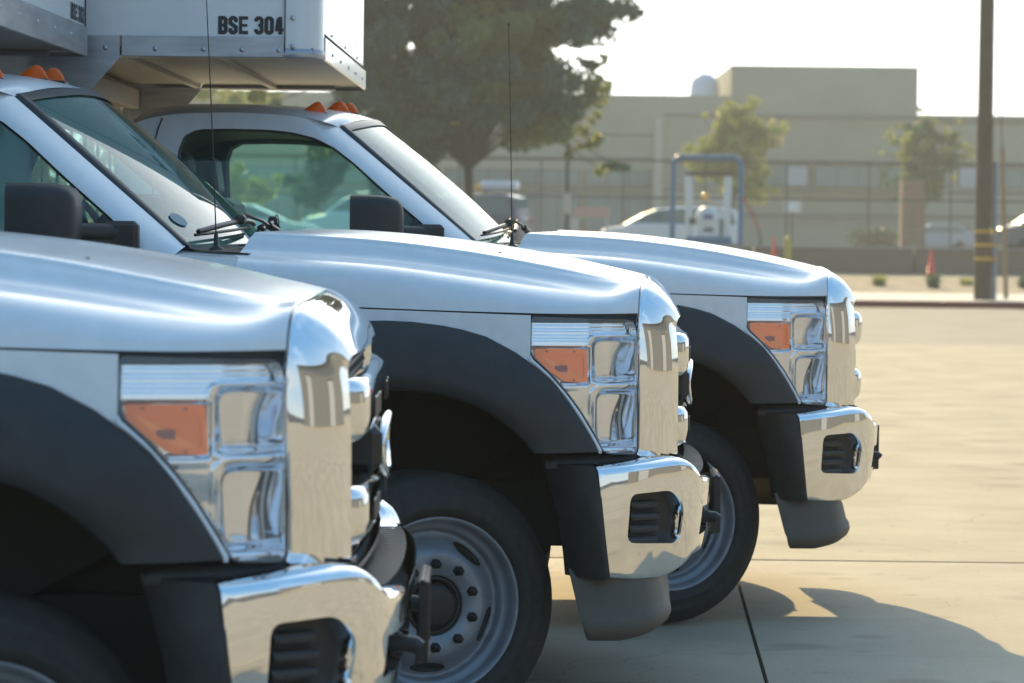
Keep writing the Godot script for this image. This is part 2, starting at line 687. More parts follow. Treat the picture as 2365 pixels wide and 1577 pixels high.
func camera_and_light() -> void:
	var cam := Camera3D.new()
	cam.name = "camera"
	var at := CameraAttributesPhysical.new()
	at.frustum_focal_length = 103.53
	at.frustum_focus_distance = 9.6
	at.frustum_near = 0.1
	at.frustum_far = 3000.0
	at.exposure_aperture = 5.2
	cam.attributes = at
	add_child(cam)
	cam.transform = Transform3D(Basis(Vector3(0.999936, 0.0112994, -0.0003933), Vector3(-0.0113063, 0.9993308, -0.0347855), Vector3(0, 0.0347877, 0.9993947)), Vector3(0, 1.482, 0))
	cam.fov = rad_to_deg(2.0 * atan(1577.0 / 2.0 / 6803.0))
	cam.near = 0.1
	cam.far = 3000.0
	var env := Environment.new()
	env.background_mode = Environment.BG_SKY
	var sky := Sky.new()
	var pm := PanoramaSkyMaterial.new()
	pm.panorama = sky_image()
	sky.sky_material = pm
	env.sky = sky
	env.tonemap_mode = Environment.TONE_MAPPER_LINEAR
	env.tonemap_exposure = 1.32
	env.sdfgi_enabled = true
	env.ssao_enabled = true
	env.ssil_enabled = true
	env.fog_enabled = true
	env.fog_density = 0.0016
	env.fog_light_color = Color(1.0, 0.98, 0.9)
	var we := WorldEnvironment.new()
	we.name = "world_environment"
	we.environment = env
	add_child(we)
	var sun := DirectionalLight3D.new()
	sun.name = "sun"
	sun.light_energy = 1.6
	sun.light_color = Color(1.0, 0.88, 0.64)
	sun.light_angular_distance = 0.5
	sun.shadow_enabled = true
	sun.rotation_degrees = Vector3(-SUN_EL, 180.0 - SUN_AZ, 0)
	add_child(sun)

# ---------------------------------------------------------------- the box truck
# truck axes: x forward, y up, z to its right side; the origin lies on the ground under the front axle
const SIDE := [[-3.0, 0.97], [0.1, 0.985], [0.28, 0.983], [0.38, 0.966], [0.46, 0.935], [0.54, 0.884], [0.60, 0.828], [0.66, 0.768], [0.725, 0.700]]
const WIN := [[-1.932, 1.45], [-1.932, 1.743], [-1.931, 1.80], [-1.912, 1.857], [-1.863, 1.884], [-1.742, 1.888], [-1.59, 1.886], [-1.492, 1.877], [-1.40, 1.855], [-1.324, 1.818], [-1.248, 1.762], [-1.133, 1.661], [-0.98, 1.534], [-0.905, 1.463], [-0.915, 1.445], [-1.05, 1.425], [-1.85, 1.42], [-1.91, 1.43]]
const FOUT := [[-0.80, 0.60], [-0.80, 0.74], [-0.787, 0.852], [-0.767, 0.889], [-0.736, 0.941], [-0.692, 1.006], [-0.647, 1.062], [-0.603, 1.10], [-0.537, 1.147], [-0.45, 1.192], [-0.375, 1.213], [-0.319, 1.223], [-0.231, 1.233], [-0.15, 1.236], [-0.069, 1.233], [0.019, 1.223], [0.075, 1.213], [0.15, 1.192], [0.237, 1.147], [0.303, 1.10], [0.347, 1.062], [0.392, 1.006], [0.436, 0.941], [0.467, 0.889], [0.487, 0.852]]
const FINN := [[-0.62, 0.60], [-0.61, 0.74], [-0.59, 0.851], [-0.568, 0.884], [-0.542, 0.91], [-0.476, 0.961], [-0.41, 0.995], [-0.323, 1.02], [-0.236, 1.031], [-0.15, 1.033], [-0.064, 1.031], [0.023, 1.02], [0.11, 0.995], [0.176, 0.961], [0.242, 0.91], [0.268, 0.884], [0.292, 0.851]]
const LAMP := [[0.281, 1.253], [0.588, 1.243], [0.600, 1.20], [0.604, 0.838], [0.502, 0.846], [0.472, 0.905], [0.43, 0.975], [0.385, 1.035], [0.335, 1.09], [0.289, 1.132], [0.281, 1.15]]
const PLAN := [[0.0, 0.488, 0.998], [0.123, 0.60, 0.948], [0.246, 0.70, 0.875], [0.331, 0.757, 0.812], [0.416, 0.797, 0.738], [0.565, 0.828, 0.60], [0.82, 0.843, 0.35], [1.17, 0.848, 0.0]]

func zs(x: float, y: float) -> float:
	return tab(SIDE, x) + clampf(1.05 - y, -0.3, 0.5) * 0.06

func zc(y: float) -> float:
	return 0.962 - 0.175 * pow(clampf((y - 1.43) / 0.5, 0.0, 1.15), 1.2)

func ze(y: float) -> float:
	return zc(y) - 0.085

func cabside(inset: float) -> Callable:
	return func(p: Vector2) -> Vector3:
		var d := absf((p - Vector2(-0.762, 1.449)).cross(Vector2(-0.552, 0.452).normalized()))
		var drop := 0.0
		if p.y > 1.44 and p.x > -1.5:
			drop = 0.085 * pow(clampf(1.0 - d / 0.075, 0.0, 1.0), 2.0)
		return Vector3(p.x, p.y, zc(p.y) - drop - inset)

func plan(t: float) -> Vector2:
	var xs := []
	var zz := []
	for p in PLAN:
		xs.append([p[0], p[1]])
		zz.append([p[0], p[2]])
	return Vector2(tab(xs, t), tab(zz, t))

func bumper_face(p: Vector2, back := 0.0) -> Vector3:
	# p = (distance along the bumper from its rear end, height)
	var t := p.x
	var sg := 1.0
	if t > 1.17:
		t = 2.34 - t
		sg = -1.0
	var a := plan(t)
	var q := plan(minf(t + 0.01, 1.17)) - plan(maxf(t - 0.01, 0.0))
	var n := Vector2(-q.y, q.x).normalized()
	if n.x + n.y < 0:
		n = -n
	var off := -0.03 * pow((p.y - 0.755) / 0.25, 2.0) - back
	var lean := 0.036 * (0.79 - p.y) / 0.31 * clampf(1.0 - t / 0.2, 0.0, 1.0)
	return Vector3(a.x + lean + n.x * off, p.y, (a.y + n.y * off) * sg)

func rows_between(a: Array, b: Array, n: int, f: Callable) -> Array:
	var rows := []
	for k in n + 1:
		var row := PackedVector3Array()
		for i in a.size():
			row.append(f.call(a[i].lerp(b[i], float(k) / n)))
		rows.append(row)
	return rows

func lamp_depth(x: float, y: float) -> float:
	var d := 0.018 + (1.16 - y) * 0.05
	if y > 1.165 and (x < 0.455 or y > 1.198):
		d = 0.013 + 0.005 * absf(fmod(y * 105.0, 1.0) - 0.5) * 2.0 + (y - 1.165) * 0.16
	for b in [[0.456, 0.612, 1.054, 1.192], [0.466, 0.614, 0.858, 1.036]]:
		var u: float = (x - (b[0] + b[1]) / 2) / ((b[1] - b[0]) / 2)
		var v: float = (y - (b[2] + b[3]) / 2) / ((b[3] - b[2]) / 2)
		var e := pow(pow(absf(u), 6.0) + pow(absf(v), 6.0), 1.0 / 6.0)
		if e < 1.0:
			var dish := 0.045 + 0.016 * (1.0 - u * u) - 0.020 * v + 0.004 * v * v
			dish += 0.010 * smoothstep(-0.3, 0.9, Vector2(u - 0.6, v).length() * -1.0 + 0.9)
			d = maxf(d, lerpf(d, dish, smoothstep(1.0, 0.80, e)))
		elif e < 1.16:
			d -= 0.004 * sin(PI * (e - 1.0) / 0.16)
	if x < 0.456 and y < 1.055 and y > 1.03:
		d -= 0.005 * sin(PI * (y - 1.03) / 0.025)
	if x < 0.47 and y <= 1.03:
		d += 0.02 * smoothstep(1.03, 0.95, y)
	if x < 0.456 and y < 1.16 and y > 1.05:
		d += 0.02
	return d

func side_pair(called: String, s: SurfaceTool, m: Material, t: Node3D) -> Array:
	var a := obj(called, s, m, t)
	return [a, mirrored(a, t)]

func make_hood(t: Node3D) -> void:
	var st := [
		[-0.52, [[0.972, 1.287], [0.961, 1.35], [0.936, 1.398], [0.882, 1.424], [0.80, 1.429], [0.762, 1.446], [0.728, 1.483], [0.67, 1.498], [0.3, 1.508], [0, 1.51]]],
		[-0.20, [[0.972, 1.274], [0.962, 1.33], [0.937, 1.374], [0.884, 1.40], [0.805, 1.409], [0.765, 1.426], [0.73, 1.463], [0.675, 1.48], [0.3, 1.497], [0, 1.50]]],
		[0.10, [[0.970, 1.266], [0.959, 1.305], [0.932, 1.34], [0.879, 1.363], [0.805, 1.376], [0.766, 1.393], [0.732, 1.427], [0.675, 1.446], [0.3, 1.467], [0, 1.47]]],
		[0.35, [[0.956, 1.262], [0.944, 1.286], [0.916, 1.309], [0.868, 1.329], [0.803, 1.343], [0.766, 1.358], [0.732, 1.385], [0.67, 1.403], [0.3, 1.425], [0, 1.43]]],
		[0.50, [[0.898, 1.262], [0.89, 1.28], [0.872, 1.297], [0.838, 1.313], [0.793, 1.326], [0.758, 1.34], [0.715, 1.36], [0.64, 1.373], [0.3, 1.39], [0, 1.395]]],
		[0.598, [[0.828, 1.263], [0.821, 1.283], [0.807, 1.305], [0.786, 1.326], [0.757, 1.341], [0.718, 1.35], [0.66, 1.355], [0.58, 1.358], [0.3, 1.366], [0, 1.37]]]]
	var cols := []
	var xs := []
	for k in st:
		var row := []
		for q in 41:
			row.append(cr(v2(k[1]), q / 40.0))
		cols.append(row)
		xs.append(k[0])
	var rows := []
	for i in 49:
		var f := i / 48.0
		var x: float = cr(xs, f)
		var half := []
		for q in 41:
			var cp := []
			for k in st.size():
				cp.append(cols[k][q])
			var p: Vector2 = cr(cp, f)
			var bow: float = 0.032 * (1.0 - pow(p.x / 0.85, 2.0)) * smoothstep(0.5, 1.0, f) - 0.09 * smoothstep(0.62, 0.80, p.x) * smoothstep(0.25, 0.0, f) + 0.07 * smoothstep(0.72, 0.55, p.x) * smoothstep(0.2, 0.0, f)
			half.append(Vector3(x + bow, p.y, p.x))
		var row := PackedVector3Array()
		for q in 41:
			row.append(half[q])
		for q in range(39, -1, -1):
			row.append(half[q] * Vector3(1, 1, -1))
		rows.append(row)
	var s := S()
	grid(s, rows)
	# the turned-down edge along the sides and front
	s.set_smooth_group(1)
	var e1 := PackedVector3Array()
	var e2 := PackedVector3Array()
	for r in rows:
		e1.append(r[0])
		e2.append(r[0] + Vector3(0, -0.004, -0.03))
	grid(s, [e2, e1])
	var e3 := PackedVector3Array()
	for v in rows[-1]:
		e3.append(v + Vector3(-0.004, -0.03, 0))
	grid(s, [e3, rows[-1]])
	var e4 := PackedVector3Array()
	for v in rows[0]:
		e4.append(v + Vector3(0.01, -0.06, 0))
	grid(s, [rows[0], e4])
	var hood := obj("hood", s, M.white_paint, t)
	for z in [0.62, -0.62]:
		s = S()
		var c := Vector3(0.15, 1.418, z)
		tube(s, PackedVector3Array([c, c + Vector3(0.008, 0.012, 0), c + Vector3(0.03, 0.016, 0)]), 0.009, 8)
		obj("washer_nozzle", s, M.black_trim, hood)
	# dark gutter under the hood's edge, seen through the shut line
	s = S()
	var ga := PackedVector3Array()
	var gb := PackedVector3Array()
	for i in 24:
		var x := lerpf(-0.6, 0.6, i / 23.0)
		var y: float = ltab([[-0.6, 1.284], [-0.2, 1.268], [0.1, 1.26], [0.6, 1.256]], x)
		ga.append(Vector3(x, y + 0.012, tab(SIDE, x) - 0.034))
		gb.append(Vector3(x, y - 0.02, tab(SIDE, x) - 0.028))
	grid(s, [ga, gb])
	side_pair("hood_gutter", s, M.black_trim, t)

func make_fender(t: Node3D) -> void:
	var s := S()
	var fo := v2(FOUT)
	var top := func(x: float) -> float:
		if x < -0.60:
			return ltab([[-0.86, 1.43], [-0.60, 1.415]], x)
		return ltab([[-0.6, 1.283], [-0.2, 1.269], [0.1, 1.261], [0.281, 1.2565]], x)
	var rows := []
	for part in [[-0.855, -0.601], [-0.599, 0.281]]:
		rows = []
		var n := 14 if part[0] < -0.7 else 40
		for i in n + 1:
			var x := lerpf(part[0], part[1], float(i) / n)
			var yb := 0.62 if x < -0.79 else ltab(FOUT.slice(2), x)
			var yt: float = top.call(x)
			var row := PackedVector3Array()
			for k in 13:
				var y := lerpf(yb, yt, k / 12.0)
				row.append(Vector3(x, y, zs(x, y) - 0.03 * smoothstep(1.3, 1.44, y)))
			rows.append(row)
		grid(s, rows)
	# the narrow strip between lamp and flare
	rows = []
	for i in 25:
		var x := lerpf(0.281, 0.496, i / 24.0)
		var yb: float = ltab(FOUT, x) if x < 0.487 else 0.846
		var yt: float = ltab([[0.281, 1.14], [0.289, 1.126], [0.335, 1.085], [0.385, 1.03], [0.43, 0.97], [0.472, 0.90], [0.502, 0.846]], x)
		var row := PackedVector3Array()
		for k in 4:
			var y := lerpf(yb, yt, k / 3.0)
			row.append(Vector3(x, y, zs(x, y) + 0.006 * sin(PI * k / 3.0)))
		rows.append(row)
	grid(s, rows)
	# top shelf beside the cowl
	s.set_smooth_group(1)
	var a := PackedVector3Array()
	var b := PackedVector3Array()
	for i in 7:
		var x := lerpf(-0.855, -0.601, i / 6.0)
		var y: float = top.call(x)
		a.append(Vector3(x, y, zs(x, y) - 0.03 * smoothstep(1.3, 1.44, y)))
		b.append(Vector3(x, y + 0.012, 0.84))
	grid(s, [a, b])
	side_pair("fender", s, M.white_paint, t)
	# flare
	s = S()
	var n := 60
	var O := resample(fo, n)
	var I := resample(v2(FINN), n)
	rows = []
	for p in [[0.0, 0.0], [0.0, 0.012], [0.06, 0.026], [0.2, 0.044], [0.45, 0.062], [0.75, 0.07], [0.95, 0.068], [1.0, 0.058], [1.0, -0.12]]:
		var row := PackedVector3Array()
		for i in n:
			var q: Vector2 = O[i].lerp(I[i], p[0])
			var fadeout := smoothstep(0.0, 0.16, float(n - 1 - i) / n) * 0.55 + 0.45
			row.append(Vector3(q.x, q.y, minf(zs(q.x, q.y), 1.01) + (p[1] * fadeout if p[1] > 0 else p[1])))
		rows.append(row)
	grid(s, rows)
	s.set_smooth_group(-1)
	var cap := PackedVector3Array()
	for r in rows:
		cap.append(r[n - 1])
	var cap2 := PackedVector3Array()
	for v in cap:
		cap2.append(Vector3(v.x - 0.004, v.y - 0.004, 0.87))
	grid(s, [cap, cap2])
	side_pair("fender_flare", s, M.flare_plastic, t)
	# liner
	s = S()
	var l0 := PackedVector3Array()
	var l1 := PackedVector3Array()
	var l2 := PackedVector3Array()
	for i in n:
		var q: Vector2 = I[i] * Vector2(1.02, 1.0) + Vector2(0, 0.01)
		l0.append(Vector3(q.x, q.y, 1.0))
		l1.append(Vector3(q.x, q.y, 0.5))
		l2.append(Vector3(-0.15, 0.62, 0.48))
	grid(s, [l0, l1, l2])
	side_pair("wheel_arch_liner", s, M.underbody, t)

func make_headlight(t: Node3D) -> void:
	var h := Node3D.new()
	h.name = "headlight"
	t.add_child(h, true)
	var poly := v2(LAMP)
	var pp := PackedVector2Array()
	for p in poly:
		pp.append(p)
	# mirror-bright reflector with its two bowls and the ribs above
	var s := S()
	var stp := 0.004
	var P := func(i: int, j: int) -> Vector3:
		var x := 0.283 + i * stp
		var y := 0.84 + j * stp
		return Vector3(x, y, zs(x, y) - 0.012 - lamp_depth(x, y))
	for i in 80:
		for j in 103:
			if Geometry2D.is_point_in_polygon(Vector2(0.285 + i * stp, 0.842 + j * stp), pp):
				quad(s, P.call(i, j), P.call(i, j + 1), P.call(i + 1, j + 1), P.call(i + 1, j))
	obj("reflector", s, M.reflector, h)
	# amber side reflector
	s = S()
	var am := fillet(v2([[0.292, 1.158], [0.447, 1.156], [0.452, 1.056], [0.382, 1.06], [0.345, 1.085], [0.297, 1.125]]), 0.006, 2)
	var fa := func(p: Vector2) -> Vector3: return Vector3(p.x, p.y, zs(p.x, p.y) - 0.012 - (1.158 - p.y) * 0.14)
	holed(s, dense(am, 0.02), fillet(v2([[0.31, 1.142], [0.438, 1.14], [0.442, 1.07], [0.39, 1.072], [0.35, 1.1], [0.315, 1.125]]), 0.003, 2), fa, 2)
	s.set_smooth_group(2)
	plate(s, fillet(v2([[0.31, 1.142], [0.438, 1.14], [0.442, 1.07], [0.39, 1.072], [0.35, 1.1], [0.315, 1.125]]), 0.003, 2), func(p: Vector2) -> Vector3: return Vector3(p.x, p.y, zs(p.x, p.y) - 0.015 - (1.158 - p.y) * 0.14), Vector3.ZERO)
	plate(s, am, func(p: Vector2) -> Vector3: return Vector3(p.x, p.y, zs(p.x, p.y) - 0.018 - (1.158 - p.y) * 0.14), Vector3.ZERO)
	obj("amber_reflector", s, M.amber, h)
	s = S()
	for b in [[0.372, 1.098, 0.038, 0.018], [0.328, 1.15, 0.008, 0.005], [0.41, 1.149, 0.008, 0.005], [0.41, 1.063, 0.008, 0.005]]:
		box(s, Vector3(b[0], b[1], zs(b[0], b[1]) - 0.013 - (1.158 - b[1]) * 0.14), Vector3(b[2], b[3], 0.004))
	obj("bulb_mount", s, M.amber_dark, h)
	# clear lens, a little proud, and the dark gasket round it
	s = S()
	var c0 := Vector2(0.46, 1.06)
	var lens := func(p: Vector2) -> Vector3:
		var k := clampf(p.distance_to(c0) / 0.26, 0.0, 1.0)
		return Vector3(p.x, p.y, zs(p.x, p.y) + 0.008 * (1.0 - k * k) - 0.002)
	var ro := dense(fillet(poly, 0.018, 3), 0.02)
	var tiny := []
	for p in ro:
		tiny.append(c0 + (p - c0) * 0.02)
	var rows := rows_between(ro, tiny, 10, lens)
	grid(s, rows, true)
	s.set_smooth_group(1)
	fan(s, rows[-1])
	obj("lens", s, M.headlight_lens, h)
	s = S()
	var g0 := PackedVector3Array()
	for p in ro:
		g0.append(Vector3(p.x, p.y, zs(p.x, p.y) - 0.006))
	ring_tube(s, g0, 0.0032)
	obj("gasket", s, M.black_trim, h)
	# dark pocket behind
	s = S()
	rows = []
	for z in [0.008, 0.13]:
		var row := PackedVector3Array()
		for p in ro:
			var q: Vector2 = c0 + (p - c0) * 1.012
			row.append(Vector3(q.x, q.y, zs(q.x, q.y) - z))
		rows.append(row)
	grid(s, rows, true)
	fan(s, rows[1])
	obj("housing", s, M.reflector, h)
	var c := h.duplicate()
	c.name = "headlight_001"
	c.transform = Transform3D(Basis.from_scale(Vector3(1, 1, -1)), Vector3.ZERO)
	t.add_child(c, true)

func make_grille(t: Node3D) -> void:
	# chrome surround swept up one corner, across the header and down the other
	var st := [
		[[0.604, 0.835, 0.808], [0.668, 0.80, 0.764], [0.728, 0.775, 0.668]],
		[[0.604, 1.00, 0.826], [0.672, 1.0, 0.784], [0.727, 0.99, 0.694]],
		[[0.604, 1.10, 0.829], [0.672, 1.10, 0.789], [0.726, 1.09, 0.701]],
		[[0.604, 1.18, 0.827], [0.671, 1.175, 0.784], [0.722, 1.165, 0.70]],
		[[0.604, 1.262, 0.820], [0.668, 1.243, 0.774], [0.718, 1.215, 0.694]],
		[[0.610, 1.325, 0.782], [0.674, 1.283, 0.748], [0.722, 1.238, 0.687]],
		[[0.618, 1.352, 0.715], [0.682, 1.310, 0.695], [0.729, 1.249, 0.65]],
		[[0.630, 1.359, 0.55], [0.692, 1.317, 0.54], [0.736, 1.249, 0.52]],
		[[0.636, 1.366, 0.28], [0.697, 1.322, 0.27], [0.740, 1.248, 0.26]],
		[[0.638, 1.37, 0.0], [0.699, 1.325, 0.0], [0.742, 1.248, 0.0]]]
	var o := []
	var m := []
	var i2 := []
	for q in st:
		o.append(Vector3(q[0][0], q[0][1], q[0][2]))
		m.append(Vector3(q[1][0], q[1][1], q[1][2]))
		i2.append(Vector3(q[2][0], q[2][1], q[2][2]))
	for k in range(8, -1, -1):
		o.append(o[k] * Vector3(1, 1, -1))
		m.append(m[k] * Vector3(1, 1, -1))
		i2.append(i2[k] * Vector3(1, 1, -1))
	var s := S()
	var rows := []
	for k in 193:
		var f := k / 192.0
		var a: Vector3 = cr(o, f)
		var b: Vector3 = cr(m, f)
		var c: Vector3 = cr(i2, f)
		b = b * 2.0 - (a + c) * 0.5
		var row := PackedVector3Array()
		row.append(a + Vector3(-0.012, -0.02, -0.02 * signf(a.z) * minf(1.0, absf(a.z) * 3.0)))
		for j in 17:
			var g := j / 16.0
			row.append(a * (1 - g) * (1 - g) + b * 2 * g * (1 - g) + c * g * g)
		rows.append(row)
	grid(s, rows)
	s.set_smooth_group(1)
	rows = []
	for k in 193:
		var f := k / 192.0
		var c: Vector3 = cr(i2, f)
		var inw := Vector3(-0.02, 0, -0.014 * signf(c.z)) if c.y < 1.235 else Vector3(-0.03, -0.012, 0)
		rows.append(PackedVector3Array([c, c + inw * 0.3, c + inw * 2.0]))
	grid(s, rows)
	obj("grille_surround", s, M.chrome, t)
	# two broad chrome bars with a rounded nose
	for b in [[1.20, 1.065], [0.975, 0.85]]:
		s = S()
		rows = []
		for k in 41:
			var w := lerpf(1.0, -1.0, k / 40.0)
			var nose: float = 0.750 + 0.020 * (1.0 - pow(absf(w), 5.0)) - 0.07 * pow(smoothstep(0.90, 1.0, absf(w)), 2.0)
			var z := 0.692 * w
			var y1: float = b[0]
			var y0: float = b[1]
			var row := PackedVector3Array()
			for q in [[-0.07, y1 - 0.004], [-0.03, y1], [-0.012, y1 - 0.006], [-0.002, y1 - 0.022], [0.0, y1 - 0.045], [0.0, y0 + 0.05], [-0.006, y0 + 0.02], [-0.02, y0 + 0.004], [-0.035, y0], [-0.07, y0 + 0.004]]:
				row.append(Vector3(nose + q[0], q[1], z))
			rows.append(row)
		grid(s, rows)
		var bar := obj("grille_bar", s, M.chrome, t)
		# dark slots pressed into the bar
		for k in 7:
			var w := -0.6 + 0.2 * k
			if absf(w) < 0.25:
				continue
			s = S()
			var nose := 0.750 + 0.020 * (1.0 - pow(absf(w), 5.0))
			box(s, Vector3(nose - 0.001, (b[0] + b[1]) / 2 - 0.004, 0.705 * w), Vector3(0.006, 0.045, 0.10), Basis(Vector3.UP, -0.06 * w), 0.002)
			obj("slot", s, M.black_trim, bar)
	# lower rail
	s = S()
	var rr := []
	for k in 33:
		var w := lerpf(1.0, -1.0, k / 32.0)
		var bow := 0.025 * (1.0 - w * w)
		var row := PackedVector3Array()
		for q in [[0.66, 0.835], [0.725, 0.832], [0.738, 0.82], [0.738, 0.80], [0.72, 0.785], [0.66, 0.785]]:
			row.append(Vector3(q[0] + bow, q[1], 0.71 * w))
		rr.append(row)
	grid(s, rr)
	obj("grille_rail", s, M.chrome, t)
	# dark mesh behind
	s = S()
	box(s, Vector3(0.645, 1.01, 0), Vector3(0.03, 0.5, 1.36))
	for i in 43:
		box(s, Vector3(0.69, 1.02, -0.672 + i * 0.032), Vector3(0.02, 0.44, 0.006))
	for i in 10:
		box(s, Vector3(0.694, 0.83 + i * 0.042, 0), Vector3(0.02, 0.006, 1.34))
	obj("grille_mesh", s, M.black_trim, t)
	# oval emblem on its dark bridge
	s = S()
	var em := PackedVector3Array()
	for k in 40:
		var an := TAU * k / 40
		em.append(Vector3(0.782 - 0.012 * pow(cos(an), 2.0), 1.02 + 0.066 * sin(an), 0.165 * cos(an)))
	ring_tube(s, em, 0.011, 8)
	var ob := obj("emblem_rim", s, M.chrome, t)
	s = S()
	fan(s, em)
	obj("emblem_field", s, M.emblem_blue, ob)
	s = S()
	box(s, Vector3(0.725, 1.02, 0), Vector3(0.10, 0.11, 0.40), Basis.IDENTITY, 0.03)
	obj("emblem_bridge", s, M.black_trim, t)
	# black filler panels around grille and lamps
	s = S()
	box(s, Vector3(0.50, 1.0, 0), Vector3(0.2, 0.46, 1.3))
	box(s, Vector3(0.60, 0.80, 0), Vector3(0.28, 0.05, 1.5))
	obj("radiator_support", s, M.underbody, t)
	for sg in [1.0, -1.0]:
		s = S()
		var o2 := []
		for k in 9:
			var x := lerpf(0.33, 0.70, k / 8.0)
			o2.append([x, tab(SIDE, x) - 0.02])
		var a := PackedVector3Array()
		var b := PackedVector3Array()
		var c := PackedVector3Array()
		for p in o2:
			a.append(Vector3(p[0], 0.84, sg * p[1]))
			b.append(Vector3(p[0], 0.80, sg * (p[1] - 0.01)))
			c.append(Vector3(p[0], 0.82, sg * 0.6))
		grid(s, [b, a, c])
		obj("valance_filler", s, M.dark_plastic, t)

func make_bumper(t: Node3D) -> void:
	var s := S()
	var ytop := [[0.0, 0.792], [0.12, 0.802], [0.26, 0.812], [0.33, 0.808], [0.38, 0.792], [0.42, 0.766], [0.46, 0.75], [1.17, 0.745]]
	var ybot := [[0.0, 0.485], [0.15, 0.475], [0.28, 0.484], [0.36, 0.505], [0.42, 0.53], [0.46, 0.535], [1.17, 0.53]]
	var lay := func(p: Vector2) -> Vector3: return bumper_face(p)
	var outer := []
	var sx := []
	for k in 37:
		sx.append(0.46 * k / 36.0)
	for x in sx:
		outer.append(Vector2(x, tab(ytop, x)))
	for k in range(1, 14):
		outer.append(Vector2(0.46, lerpf(tab(ytop, 0.46), tab(ybot, 0.46), k / 14.0)))
	for k in range(36, -1, -1):
		outer.append(Vector2(sx[k], tab(ybot, sx[k])))
	for k in range(1, 14):
		outer.append(Vector2(0.0, lerpf(tab(ybot, 0.0), tab(ytop, 0.0), k / 14.0)))
	var hole := fillet(v2([[0.10, 0.728], [0.255, 0.735], [0.318, 0.682], [0.31, 0.585], [0.285, 0.572], [0.085, 0.582]]), 0.028, 5)
	var cut := holed(s, outer, hole, lay, 8)
	# folded lip of the lamp opening
	var rim: PackedVector3Array = cut[0]
	var l1 := PackedVector3Array()
	var l2 := PackedVector3Array()
	for i in rim.size():
		l1.append(bumper_face(cut[1][i].lerp(Vector2(0.2, 0.65), 0.03), 0.006))
		l2.append(bumper_face(cut[1][i].lerp(Vector2(0.2, 0.65), 0.05), 0.045))
	s.set_smooth_group(1)
	grid(s, [rim, l1, l2], true)
	s.set_smooth_group(0)
	# rolled top and bottom
	var top_rows := []
	var bot_rows := []
	var all := sx.duplicate()
	for k in range(1, 37):
		all.append(lerpf(0.46, 1.17, k / 36.0))
	for r in [[0.0, 0.0], [0.004, 0.006], [0.012, 0.013], [0.026, 0.019], [0.05, 0.022], [0.10, 0.018]]:
		var a := PackedVector3Array()
		var b := PackedVector3Array()
		for x in all:
			a.append(bumper_face(Vector2(x, tab(ytop, x)), r[0]) + Vector3(0, r[1], 0))
			b.append(bumper_face(Vector2(x, tab(ybot, x)), r[0]) - Vector3(0, r[1] * 0.9, 0))
		top_rows.push_front(a)
		bot_rows.append(b)
	grid(s, top_rows)
	grid(s, bot_rows)
	# centre: bar above the intake, lip below it
	var c1 := []
	var c2 := []
	var d1 := []
	var d2 := []
	for k in 37:
		var x := lerpf(0.46, 1.17, k / 36.0)
		c1.append(Vector2(x, tab(ytop, x)))
		c2.append(Vector2(x, 0.672))
		d1.append(Vector2(x, 0.585))
		d2.append(Vector2(x, tab(ybot, x)))
	grid(s, rows_between(c1, c2, 5, lay))
	grid(s, rows_between(d1, d2, 3, lay))
	s.set_smooth_group(1)
	for e in [[c2, -0.006], [d1, 0.004]]:
		var a := PackedVector3Array()
		var b := PackedVector3Array()
		for p in e[0]:
			a.append(bumper_face(p))
			b.append(bumper_face(p, 0.035) + Vector3(0, e[1], 0))
		grid(s, [a, b])
	# rear end fold
	var f0 := PackedVector3Array()
	var f1 := PackedVector3Array()
	for k in 9:
		var y := lerpf(tab(ybot, 0.0), tab(ytop, 0.0), k / 8.0)
		f0.append(bumper_face(Vector2(0, y)))
		f1.append(bumper_face(Vector2(0, y)) + Vector3(0.0, 0, -0.03))
	grid(s, [f0, f1])
	var pair := side_pair("chrome_bumper", s, M.chrome, t)
	# louvred blank in the lamp opening
	for sg in [1.0, -1.0]:
		var par: Node3D = pair[0] if sg > 0 else pair[1]
		if sg > 0:
			s = S()
			var back := PackedVector3Array()
			for v in l2:
				back.append(v)
			fan(s, back)
			obj("lamp_blank", s, M.dark_plastic, par)
			for k in 4:
				s = S()
				var y := 0.703 - k * 0.036
				var a := PackedVector3Array()
				var b := PackedVector3Array()
				var c := PackedVector3Array()
				var d := PackedVector3Array()
				for i in 9:
					var x := lerpf(0.120 - k * 0.003, 0.225 + (0.0 if k == 0 else 0.012), i / 8.0)
					a.append(bumper_face(Vector2(x, y), 0.047))
					b.append(bumper_face(Vector2(x, y), 0.030))
					c.append(bumper_face(Vector2(x, y - 0.020), 0.024))
					d.append(bumper_face(Vector2(x, y - 0.028), 0.047))
				grid(s, [a, b, c, d])
				obj("louvre", s, M.louvre_plastic, par)
		else:
			for ch in pair[0].get_children():
				var q = ch.duplicate()
				q.name = ch.name
				par.add_child(q, true)
	# ribbed step pad
	s = S()
	var base := PackedVector3Array()
	var base2 := PackedVector3Array()
	for k in 41:
		var w := lerpf(0.62, -0.62, k / 40.0)
		var fx: float = 0.848 - 0.035 * pow(absf(w) / 0.7, 2.4)
		base.append(Vector3(fx - 0.022, 0.762, w))
		base2.append(Vector3(0.70, 0.764, w))
	grid(s, [base, base2])
	for k in 25:
		var w := 0.61 - k * 0.05
		var fx: float = 0.848 - 0.035 * pow(absf(w) / 0.7, 2.4)
		box(s, Vector3((fx + 0.70) / 2 - 0.012, 0.766, w), Vector3(fx - 0.725, 0.008, 0.027))
	obj("step_pad", s, M.louvre_plastic, t)
	# black ends beside the wheel
	s = S()
	var be := v2([[0.318, 0.815], [0.345, 0.73], [0.369, 0.643], [0.383, 0.55], [0.39, 0.478], [0.45, 0.474], [0.525, 0.474], [0.51, 0.6], [0.49, 0.795], [0.47, 0.81]])
	var o1 := resample([be[0], be[1], be[2], be[3], be[4]], 14)
	var o2 := resample([be[9], be[8], be[7], be[6]], 14)
	var rows := []
